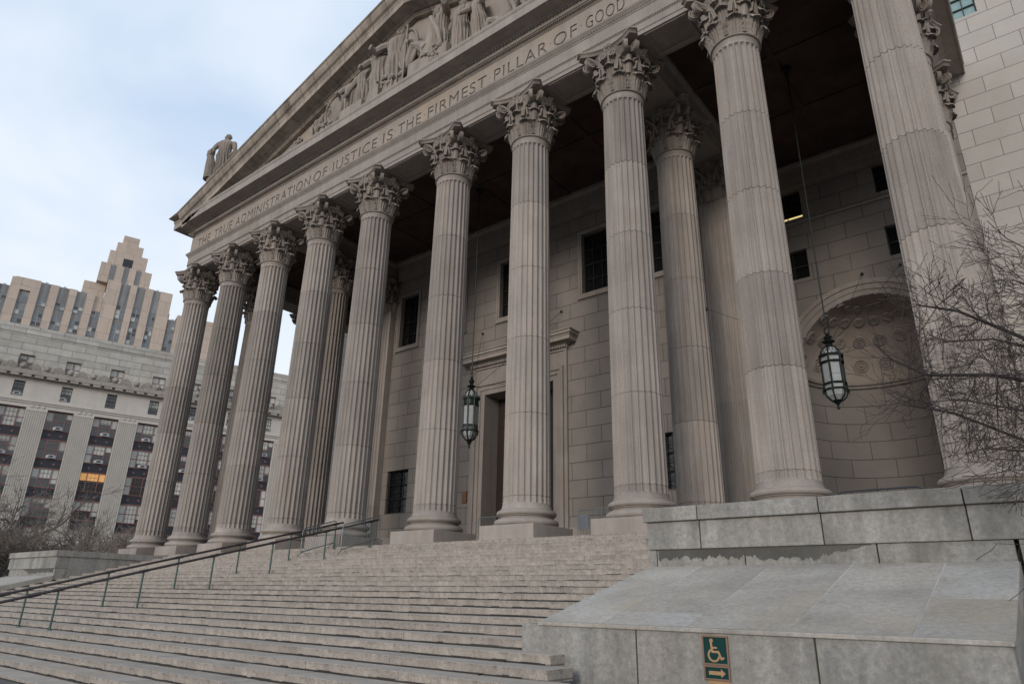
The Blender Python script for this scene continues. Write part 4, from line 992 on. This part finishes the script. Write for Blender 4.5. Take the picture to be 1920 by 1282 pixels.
# ---------------------------------------------------------------- lanterns
def lantern(label, x, y, zb, zs, rg, rb, cresting, ztop, anchors):
    """zs: cup bottom, band bottom, band top, glass top, ring top, dome top, disc, loop bottom, loop top above zb"""
    cb, b0, b1, g1, r1, d1, dc, l0, l1 = [zb+q for q in zs]
    t = thing('hanging_lantern', label, 'lantern', (x, y, zb), group='hanging lanterns')
    def reg(q, r, z): return (x+r*cos(q), y+r*sin(q), z)
    MB().tube([(x, y, l1-.005), (x, y, ztop)], .0058, 8).tube([(x, y, l1+(ztop-l1)*.62-.012), (x, y, l1+(ztop-l1)*.62+.012)], .010, 8).lathe([(.045, -.03), (.045, -.001), (.016, -.05), (.008, -.09)][::-1], 16, (x, y, ztop)).build('rod', 'dark_metal', t, smooth=40)
    q = MB(); lr = (l1-l0)/2
    q.tube([(x+lr*.75*cos(a), y-lr*.75*cos(a)*.4, (l0+l1)/2+lr*sin(a)) for a in [2*pi*i/14 for i in range(15)]], .0058, 6)
    q.lathe([(.012, l0-.012), (.018, l0-.004), (.01, l0+.004)], 12, (x, y, 0))
    h = l0-dc; NS_ = 8 if cresting else 6
    q.lathe([(.012, dc-.02), (.03, dc-.012), (.048, dc-.002), (.05, dc+.004), (.03, dc+.012), (.016, dc+h*.3), (.03, dc+h*.48), (.034, dc+h*.6), (.02, dc+h*.75), (.012, l0-.008)], 20, (x, y, 0))
    q.build('crown', 'dark_metal', t, smooth=45)
    hd = d1-r1
    MB().lathe([(rb*.82*cos(a), r1+hd*sin(a)) for a in [pi/2*i/8*.85 for i in range(9)]], 16, (x, y, 0)).build('dome_glass', 'frost', t, smooth=60)
    q = MB()
    for k in range(NS_):
        a = 2*pi*(k+.5)/NS_; q.tube([reg(a, rb*.87*cos(b), r1+hd*1.03*sin(b)) for b in [pi/2*i/7*.9 for i in range(8)]], .0062, 6)
    q.lathe([(.028, d1-.006), (.036, d1), (.02, dc-.016), (.02, dc-.02)], 16, (x, y, 0))
    if not cresting:
        for k in range(16):
            for sg_ in (-1, 1):
                q.tube([reg(2*pi*k/16+sg_*.3*b, rb*.835*cos(b), r1+hd*1.01*sin(b)) for b in [pi/2*i/6*.8 for i in range(7)]], .0016, 4)
    q.build('dome_frame', 'dark_metal', t, smooth=45)
    q = MB()
    for z0, z1, r in ((g1, g1+.012, rb), (r1-.014, r1, rb*1.02), (b0, b0+.012, rb*1.0), (b1-.010, b1, rb*.97)):
        q.lathe([(r*.86, z0), (r, z0), (r*1.03, (z0+z1)/2), (r, z1), (r*.86, z1)], 16, (x, y, 0))
    for k in range(NS_):
        a = 2*pi*(k+.5)/NS_
        for z0, z1, r in ((b1, g1, rg*1.0), (g1, r1, rb*.97), (b0, b1, rb*.95)):
            q.tube([reg(a, r, z0), reg(a, r, z1)], .0082, 6)
        p = reg(a, rb*1.06, b0); q.ball(p, .011, 6); q.tube([p, (p[0], p[1], b0-.035)], [.008, .003], 6)
        q.tube([reg(a, rb*.97, b0), reg(a, rb*.86, b0-(b0-cb)*.55), reg(a, rb*.5, b0-(b0-cb)*.92), reg(a, .03, cb)], .0058, 6)
        if cresting:
            for j in (-1, 0, 1): pp = reg(a+j*.26, rb*1.02, r1); q.tube([pp, (pp[0], pp[1], r1+.022), (pp[0], pp[1], r1+(.055 if j == 0 else .034))], [.009, .007, .001], 6)
            for j in range(5):
                a2 = a+.12+.13*j; q.tube([reg(a2, rb*.95, b0+.012), reg(a2+.06, rb*.955, (b0+b1)/2), reg(a2, rb*.95, b1-.01)], .003, 4)
    if cresting:
        q.lathe([(rb*.96, g1+.012), (rb*.96, r1-.014)], 24, (x, y, 0))
    q.build('cage', 'dark_metal', t, smooth=40)
    MB().lathe([(rg*.93, b0+.01), (rg*.93, r1-.01)], NS_, (x, y, 0), 0, pi/NS_, 2*pi+pi/NS_).build('glass', 'frost', t)
    MB().lathe([(.024, cb+.004), (rb*.45, b0-(b0-cb)*.9), (rb*.8, b0-(b0-cb)*.5), (rb*.9, b0)], 8, (x, y, 0)).build('cup_glass', 'frost', t)
    MB().lathe([(.001, zb), (.012, zb+.006), (.014, zb+.018), (.006, zb+.03), (.01, zb+.04), (.022, zb+.052), (.028, cb-.004), (.038, cb+.002), (.03, cb+.01)], 14, (x, y, 0)).build('finial', 'dark_metal', t, smooth=50)
    for k, (ax, ay, az) in enumerate(anchors):
        d = Vector((ax-x, ay-y, 0)).normalized()*.045; p0 = Vector((x, y, dc))+d; p1 = Vector((ax, ay, az))
        q = MB().tube([p0+(p1-p0)*i/8-Vector((0, 0, .02*sin(pi*i/8))) for i in range(9)], .0024, 5).ball(p1, (.017, .012, .017), 8)
        q.build('guy_wire', 'dark_metal', t)
lantern('large dark lantern with pointed cresting hanging before the entrance door', 4.37, 1.097, 1.0, (.085, .18, .25, .467, .545, .655, .695, .80, .86), .087, .093, True, 4.254, ((3.72, 1.985, 2.764), (4.98, 1.985, 2.764), (4.95, 1.985, 1.98)))
lantern('smaller dark lantern hanging before the round niche in the right bay', 8.06, 1.303, .913, (.067, .152, .212, .378, .447, .523, .563, .632, .69), .082, .09, False, 4.254, ((8.12, 2.985, 2.75), (8.48, 2.985, 2.75), (7.176, 1.03, 1.9)))

# ---------------------------------------------------------------- bare trees
def grow(rnd, limbs, twigs, p, d, ln, r, depth, P):
    """recursive branch: limbs and twigs collect tube strokes"""
    if 'xmin' in P and p[0] < P['xmin']+rnd.gauss(0, .5) and rnd.random() < .8: return
    n = 4 if depth > 1 else 3; pts = [Vector(p)]; d = Vector(d).normalized()
    for i in range(n):
        d = (d+Vector((rnd.gauss(0, P['wig']), rnd.gauss(0, P['wig']), rnd.gauss(P['up'], P['wig'])))).normalized(); pts.append(pts[-1]+d*ln/n)
    rr = [max(P['rmin'], r*(1-.5*i/n)) for i in range(n+1)]
    (limbs if r > P['split'] else twigs).tube(pts, rr, 6 if r > P['split'] else 3, cap=False)
    if depth <= 0: return
    k = P['kids'][depth-1]
    for i in range(k):
        q = rnd.uniform(.25, 1); j = min(n-1, int(q*n)); pp = pts[j].lerp(pts[j+1], q*n-j)
        ax = Vector((rnd.gauss(0, 1), rnd.gauss(0, 1), rnd.gauss(0, 1))).normalized(); dd = (d+ax*P['spread']).normalized()
        grow(rnd, limbs, twigs, pp, dd, ln*rnd.uniform(*P['len']), rr[j]*rnd.uniform(.5, .72), depth-1, P)
def finish_tree(t, limbs, twigs, trunk_mat, twig_mat):
    limbs.build('trunk', trunk_mat, t, k=1, smooth=60); twigs.build('crown', twig_mat, t, k=1)
# near tree standing by the wall right of the podium, its limbs reaching over to the left
rnd = random.Random(21)
near = thing('bare_tree', 'bare dark tree reaching its twiggy branches over the right podium', 'tree', (9.66, -2.02, ROOT_Z))
T0 = Vector((9.66*U, -2.02*U, ROOT_Z*U)); li, tw = MB(), MB()
fork = Vector((9.56*U, -2.05*U, -.25*U))
li.tube([T0, T0+Vector((.05, 0, 1.2)), fork], [.13, .11, .095], 10)
Pn = dict(xmin=8.95*U, wig=.12, up=.02, rmin=.0034, split=.017, kids=[2, 3, 4, 5], spread=.78, len=(.5, .85))
def uv_(x, y, z): return Vector((x*U, y*U, z*U))
mains = [([fork, uv_(9.38, -2.04, .02), uv_(9.20, -2.06, .12), uv_(9.05, -2.08, .15), uv_(8.97, -2.1, .23), uv_(8.93, -2.1, .31)], .042),
         ([fork, uv_(9.42, -1.98, .12), uv_(9.28, -1.96, .30), uv_(9.15, -1.97, .45), uv_(9.05, -2.0, .50)], .05),
         ([fork, uv_(9.50, -2.1, .10), uv_(9.43, -2.12, .35), uv_(9.36, -2.1, .56)], .05),
         ([fork, uv_(9.4, -2.12, -.10), uv_(9.26, -2.16, -.05), uv_(9.12, -2.18, .0), uv_(9.02, -2.2, .0)], .026),
         ([fork, uv_(9.45, -2.2, -.16), uv_(9.30, -2.25, -.18), uv_(9.16, -2.26, -.15)], .036),
         ([fork, uv_(9.40, -1.92, -.12), uv_(9.24, -1.9, -.08), uv_(9.08, -1.9, .04), uv_(8.95, -1.92, .10)], .04),
         ([fork, uv_(9.44, -2.0, .02), uv_(9.34, -2.0, .2), uv_(9.22, -2.02, .28), uv_(9.1, -2.03, .30)], .034), ([fork, uv_(9.48, -1.95, .2), uv_(9.40, -1.93, .42), uv_(9.3, -1.95, .55)], .034), ([fork, uv_(9.42, -2.08, -.02), uv_(9.30, -2.1, .05), uv_(9.18, -2.1, .03)], .03),
         ([fork, uv_(9.7, -1.9, .1), uv_(9.85, -1.8, .45)], .06), ([fork, uv_(9.75, -2.2, .1), uv_(9.9, -2.4, .4)], .055)]
for P_, r in mains:
    P_ = [Vector((p.x, p.y, p.z*.72 if p.z > 0 else p.z)) for p in P_]; r *= .8
    n = len(P_)-1; rr = [r*(1-.7*i/n) for i in range(n+1)]; li.tube(P_, rr, 8, cap=False)
    tot = 13
    for i in range(tot):
        q = rnd.uniform(.3, 1.0); j = min(n-1, int(q*n)); pp = P_[j].lerp(P_[j+1], q*n-j); dd = (P_[j+1]-P_[j]).normalized()
        ax = Vector((rnd.gauss(-.25, 1), rnd.gauss(0, .8), rnd.gauss(.05, 1))).normalized()
        grow(rnd, li, tw, pp, (dd*.6+ax).normalized(), rnd.uniform(.35, .85), rr[j]*rnd.uniform(.3, .5), 3, Pn)
finish_tree(near, li, tw, 'bark', 'twig')
# far trees beyond the left podium
def far_tree(seed, h, spread, kids, low, rmin=.011):
    rnd = random.Random(seed); li, tw = MB(), MB(); P = dict(wig=.24, up=.03, rmin=rmin, split=.035, kids=kids, spread=spread, len=(.5, .8))
    li.tube([(0, 0, 0), (.1, .05, h*low*.5), (.02, 0, h*low)], [h*.032, h*.027, h*.024], 8)
    for i in range(7):
        a = 2*pi*i/7+rnd.uniform(-.3, .3); d = Vector((cos(a)*spread, sin(a)*spread, 1)); grow(rnd, li, tw, (.02, 0, h*low*rnd.uniform(.8, 1)), d, h*.42, h*.017, len(kids), P)
    return li, tw
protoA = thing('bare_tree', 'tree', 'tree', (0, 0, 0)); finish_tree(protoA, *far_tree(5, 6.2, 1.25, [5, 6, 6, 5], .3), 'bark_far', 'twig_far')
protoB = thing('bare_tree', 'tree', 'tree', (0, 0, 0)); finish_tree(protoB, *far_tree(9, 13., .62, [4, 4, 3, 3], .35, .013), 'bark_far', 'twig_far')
GZ = ROOT_Z*U
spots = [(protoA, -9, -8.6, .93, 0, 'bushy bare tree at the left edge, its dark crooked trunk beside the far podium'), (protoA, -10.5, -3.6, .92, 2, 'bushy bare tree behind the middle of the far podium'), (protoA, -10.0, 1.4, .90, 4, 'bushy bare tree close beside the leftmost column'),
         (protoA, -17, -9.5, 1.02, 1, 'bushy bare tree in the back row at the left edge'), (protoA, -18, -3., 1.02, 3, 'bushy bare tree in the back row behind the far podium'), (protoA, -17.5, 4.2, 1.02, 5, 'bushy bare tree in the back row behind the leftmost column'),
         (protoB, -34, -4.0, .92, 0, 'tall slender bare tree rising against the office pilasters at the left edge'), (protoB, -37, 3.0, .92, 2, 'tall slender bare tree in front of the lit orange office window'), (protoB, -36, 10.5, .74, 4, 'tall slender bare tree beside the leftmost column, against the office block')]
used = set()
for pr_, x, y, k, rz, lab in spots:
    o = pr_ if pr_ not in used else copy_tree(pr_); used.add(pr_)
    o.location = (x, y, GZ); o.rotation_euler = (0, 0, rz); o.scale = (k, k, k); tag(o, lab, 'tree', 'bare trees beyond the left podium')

# ---------------------------------------------------------------- office block and tower behind on the left
PHI = 1.2740903539558606
ob = thing('office_block', 'pale stone office block with fluted pilasters, dark window bays and lion heads on its cornice', 'office block', (-66.33, 13.612, GZ), k=1, rz=PHI)
Zo = lambda z: z-GZ
class LB(MB): pass
def lb(q, name, mats, parent, **kw): return q.build(name, mats, parent, k=1, local=True, **kw)
S0, S1 = -24, 40; cxs = [.45+5.6*k for k in range(-4, 8)]
s = MB()
s.box(S0, S1, .9, 16, 0, Zo(26.2))
for c in cxs+[cxs[-1]+5.6]: s.box(c-5.6+1.545, c-1.545, -.05, .9, 0, Zo(21.08))
s.build('wall', 'off', ob, k=1, local=True)
s = MB(); s.box(S0, S1, -.1, .9, Zo(21.08), Zo(21.56)).box(S0, S1, -.22, .9, Zo(21.60), Zo(21.72)).box(S0, S1, -.16, .9, Zo(21.74), Zo(21.86)).box(S0, S1, -.30, .9, Zo(21.88), Zo(22.04))
lb(s, 'string_course', 'off', ob)
s = MB()
for c in cxs:
    a, b = c+1.545, c+5.6-1.545; n = 9
    for i in range(n+1):
        x = a+.1+(b-a-.2)*i/n; s.box(x-.055, x+.055, -.13, -.0505, 0, Zo(20.7))
    s.box(a, b, -.14, -.0508, Zo(20.72), Zo(21.06))
    for i in range(3): s.lathe([(.001, -.06), (.16, -.05), (.2, 0)], 10, (0, 0, 0)); k0 = len(s.v)-30; s.xform(lambda x, y, z: (a+.6+i*(b-a-1.2)/2+x, -.15+z, Zo(21.3)+y), k0)
lb(s, 'pilaster', 'off', ob)
# attic storey with punched windows
s = MB(); bw = [(c-.60, c+.70, Zo(22.52), Zo(24.63)) for c in cxs]
holes_wall(s, S0, S1, Zo(22.04), Zo(25.1), -.02, bw, .45); lb(s, 'attic_wall', 'off', ob)
s = MB(); s.box(S0, S1, -.55, .9, Zo(25.1), Zo(25.45)).box(S0, S1, -.95, .9, Zo(25.46), Zo(25.95)).box(S0, S1, -.8, .9, Zo(25.96), Zo(26.2))
for c in cxs:
    for d in (-2.1, -.7, .7, 2.1): s.box(c-.05+d-.5, c-.05+d+.5, -.9, -.56, Zo(25.12), Zo(25.44))
co2 = lb(s, 'cornice', 'off_orn', ob)
for c in cxs[1:]:
    for d in (0, 2.8):
        q = MB(); x = c-.05+d; q.ball((x, -.85, Zo(26.55)), (.34, .3, .38), 10); q.ball((x, -1.12, Zo(26.45)), (.2, .18, .16), 8); q.ball((x-.12, -1.1, Zo(26.66)), .07, 6); q.ball((x+.12, -1.1, Zo(26.66)), .07, 6); q.ball((x, -1.2, Zo(26.33)), (.13, .1, .07), 6)
        for i in range(9): a = 2*pi*i/9; q.ball((x+.36*cos(a), -.78, Zo(26.55)+.38*sin(a)), .13, 6)
        lb(q, 'lion_head', 'off_orn', co2, smooth=60)
    for d in (-1.4, 1.4):
        q = MB(); x = c-.05+d
        for i in range(7): a = pi*(.12+.76*i/6); q.tube([(x, -.8, Zo(26.2)), (x+.3*cos(a), -.82, Zo(26.2)+.5*sin(a)), (x+.62*cos(a)*.95, -.84, Zo(26.2)+.86*sin(a))], [.05, .08, .1], 6)
        for sg_ in (-1, 1):
            q.tube([(x+sg_*(.35+.55*cos(a)*.6), -.82, Zo(26.22)+.42*sin(a)) for a in [pi*i/8 for i in range(9)]], .05, 5); q.tube([(x+sg_*(.55+.2*cos(a)), -.86, Zo(26.42)+.2*sin(a)) for a in [2*pi*i/10 for i in range(11)]], .045, 5)
        lb(q, 'palmette', 'off_orn', co2, smooth=60)
uw = [(c-.82, c+.95, Zo(26.4), Zo(28.46)) for c in cxs]
s = MB(); holes_wall(s, S0, S1, Zo(26.2), Zo(31.4), .35, uw, .4); s.add([(S0, .35, Zo(32.6)), (S1, .35, Zo(32.6)), (S1, 12, Zo(32.6)), (S0, 12, Zo(32.6))], [(0, 1, 2, 3)])
lb(s, 'upper_wall', 'off_ash', ob); s = MB(); s.box(S0, S1, .24, 1.2, Zo(31.4), Zo(31.62)).box(S0, S1, .3, 1.2, Zo(31.63), Zo(32.6)); lb(s, 'parapet', 'off_ash', ob)
rw = random.Random(4)
def owin(x0, x1, z0, z1, y, sashes, frame, ac=None, lit=False, rows_=2, blindp=.7):
    f = MB(); p = MB(); t = .07
    f.box(x0, x1, y-.05, y+.05, z1-t, z1).box(x0, x1, y-.05, y+.06, z0, z0+t)
    xs = [x0]+[x0+(x1-x0)*q for q in sashes]+[x1]
    for x in xs: f.box(max(x0, x-.055), min(x1, x+.055), y-.06, y+.05, z0+t, z1-t)
    for a, b in zip(xs, xs[1:]):
        zm = (z0+z1)/2; f.box(a+.055, b-.055, y-.03, y+.03, zm-.035, zm+.035)
        if b-a > 1.1 and rows_ > 1:
            for i in (1, 2): xx = a+(b-a)*i/3; f.box(xx-.014, xx+.014, y-.015, y+.015, z0+t, z1-t)
            for zz in (z0+(z1-z0)*.27, z0+(z1-z0)*.76): f.box(a+.055, b-.055, y-.0155, y+.0155, zz-.014, zz+.014)
        lv = (.42 if lit else rw.choice([.3, .5, .55, .75, 1., 1.])) if rw.random() < blindp else 0
        zc = z1-(z1-z0)*lv; mi = 2 if lit else 1
        if zc > z0+.05: p.add([(a, y+.04, z0), (b, y+.04, z0), (b, y+.04, zc), (a, y+.04, zc)], [(0, 1, 2, 3)], 0)
        if lv: p.add([(a, y+.045, zc), (b, y+.045, zc), (b, y+.045, z1), (a, y+.045, z1)], [(0, 1, 2, 3)], mi)
    o = lb(f, 'window', frame, ob); lb(p, 'pane', ['offglass', 'blind', 'litglass'], o)
    if ac:
        q = MB(); w_ = .72; q.box(ac-w_/2, ac+w_/2, y-.5, y-.062, z0+.08, z0+.52); q.box(ac-w_/2+.09, ac+w_/2-.09, y-.515, y-.501, z0+.15, z0+.45, 1)
        for sg_ in (-1, 1): q.box(ac+sg_*(w_/2+.12)-.11, ac+sg_*(w_/2+.12)+.11, y-.08, y-.0615, z0+.1, z0+.5)
        lb(q, 'air_conditioner', ['ac', 'acdark'], o)
    return o
for k, c in enumerate(cxs):
    if k < 2: continue
    for r in range(5):
        z1 = Zo(20.95-3.87*r); z0 = z1-2.55
        lit = (k == 5 and r == 2)
        owin(c-1.545, c+1.545, z0, z1, .32, (.27, .73), 'redframe', c+rw.uniform(-.1, .25) if r < 2 and rw.random() < .85 else None, lit, blindp=1. if lit else .88)
        q = MB(); q.box(c-1.545, c+1.545, .42, .6, z0-1.30, z0-.02)
        q.box(c-1.545, c+1.545, .36, .44, z0-.08, z0-.021, 1).box(c-1.545, c+1.545, .36, .44, z0-1.3, z0-1.22, 1)
        for d in (-.7, .7):
            k0 = len(q.v); q.lathe([(.001, -.05), (.13, -.04), (.16, 0)], 10, (0, 0, 0), 1); q.xform(lambda x, y, z: (c+d+x, .415+z, z0-.66+y), k0)
        lb(q, 'spandrel_panel', ['spandrel', 'redframe'], ob)
    owin(*bw[k], .38, (), 'bronze', c+rw.uniform(-.3, .3) if rw.random() < .8 else None, rows_=2, blindp=.4)
    owin(*uw[k], .72, (.5,), 'redframe', None, rows_=1, blindp=1.)
tw_ = thing('stepped_tower', 'tan stone tower with stepped top and metal spandrel strips, rising behind the office block', 'tower', (-126.61, 31.92, GZ), k=1, rz=PHI)
strips = [(-16.5, -14.6, 60.5), (-12.7, -10.77, 59.8), (-9.14, -7.31, 62.8), (-5.67, -3.68, 62.7), (-2.16, -.21, 62.6), (1.48, 3.23, 58.5), (6.06, 8.08, 66.9), (9.5, 11.31, 67.), (13.03, 14.64, 67.1), (17.55, 19.31, 60.5), (21.5, 23.2, 60.5)]
s = MB(); edges = [-22]+[e for a, b, _ in strips for e in (a, b)]+[29]
tops = lambda x: 67.05 if 3.2 <= x <= 17.3 else (62.0 if x > 17.3 else (62.7 if x > -14 else 60.6))
pier = list(zip(edges[0::2], edges[1::2]))
for a, b in pier:
    if b <= -14.5: s.box(a, b, 0, 4, 0, Zo(60.6))
    elif a < 14.65 < b: s.box(a, 17.3, 0, 6, 0, Zo(67.05)); s.box(17.3, b, .6, 6, 0, Zo(62.05))
    elif a < 5 and b > 5: s.box(a, b, 0, 6, 0, Zo(67.0))
    else: s.box(a, b, 0, 6, 0, Zo(tops((a+b)/2)))
s.box(-22, 29, .9, 26, 0, Zo(58)); s.box(-13.96, 3.2, .95, 20, Zo(57.9), Zo(61.8)); s.box(3.3, 17.2, .95, 20, Zo(57.9), Zo(66.2))
s.box(-13.96, -9.2, 0.02, 3, Zo(60.0), Zo(62.9)); s.box(-1.5, 3.1, 2.2, 14, Zo(61.9), Zo(66.4)); s.box(-.35, 3.2, .5, 2.2, Zo(58.6), Zo(62.35))
for a, b, z, y in ((.9, 3.03, 71.5, .9), (4.28, 5.84, 71.5, .9), (7.0, 8.5, 71.5, .9), (9.68, 11.9, 71.4, .9)): s.box(a, b, y, 8, Zo(66.5), Zo(z))
s.box(3.0, 9.7, 1.5, 8, Zo(66.5), Zo(70.9)); s.box(2.1, 10.35, 1.3, 8, Zo(71.0), Zo(75.2)); s.box(3.25, 8.95, 1.7, 7.5, Zo(75.), Zo(77.85)); s.box(4.27, 7.75, 2.1, 7, Zo(77.8), Zo(80.2))
lb(s, 'tower_wall', 'tower', tw_, bevel=.06)
lb(MB().box(5.27, 7.35, 1.28, 1.31, Zo(71.55), Zo(73.75)), 'louvre_opening', 'spandrel', tw_)
for a, b, zt in strips+[(3.03, 4.28, 71.35), (5.84, 7.0, 71.45), (8.5, 9.68, 71.3)]:
    hi = zt > 70; yb_ = 1.1 if hi else .45; q = MB(); z0 = Zo(66.5) if hi else 0; m_ = (a+b)/2
    q.box(a, b, yb_, yb_+.3, z0, Zo(zt)); n = 6
    for i in range(n): x = a+(b-a)*(i+.5)/n; q.box(x-(b-a)/n*.3, x+(b-a)/n*.3, yb_-.1, yb_+.0, z0, Zo(zt+(.25 if i in (2, 3) else -.2)))
    so_ = lb(q, 'spandrel_strip', 'alu', tw_)
    if hi: continue
    zz = 53.0 if zt < 65 else 52.2
    lv = [(52.4, 55.3), (57.2, 58.7)] if zt < 65 else [(52.3, 56.3), (58., 61.2)]
    if zt == 58.5: lv = [(52.6, 54.5), (57., 58.5)]
    for z0_, z1_ in lv:
        q = MB(); p = MB(); f = MB(); y_ = yb_-.13
        for x0_, x1_ in ((a+.12, m_-.06), (m_+.06, b-.12)):
            nr = max(1, round((z1_-z0_)/1.0))
            for r in range(nr):
                za_, zb_ = z0_+(z1_-z0_)*r/nr, z0_+(z1_-z0_)*(r+1)/nr
                p.add([(x0_, y_, Zo(za_)), (x1_, y_, Zo(za_)), (x1_, y_, Zo(zb_)), (x0_, y_, Zo(zb_))], [(0, 1, 2, 3)], rw.choice([0, 0, 1, 2])); f.box(x0_, x1_, y_-.06, y_-.004, Zo(za_)-.05, Zo(za_)+.05)
            f.box(x0_-.06, x0_, y_-.06, y_+.1, Zo(z0_), Zo(z1_)).box(x1_, x1_+.06, y_-.06, y_+.1, Zo(z0_), Zo(z1_))
        wo = lb(f, 'window', 'alu', so_); lb(p, 'pane', ['towerglass', 'offglass', 'blind'], wo) if False else None
        p.build('pane', ['towerglass', 'offglass', 'blind'], so_, k=1, local=True)
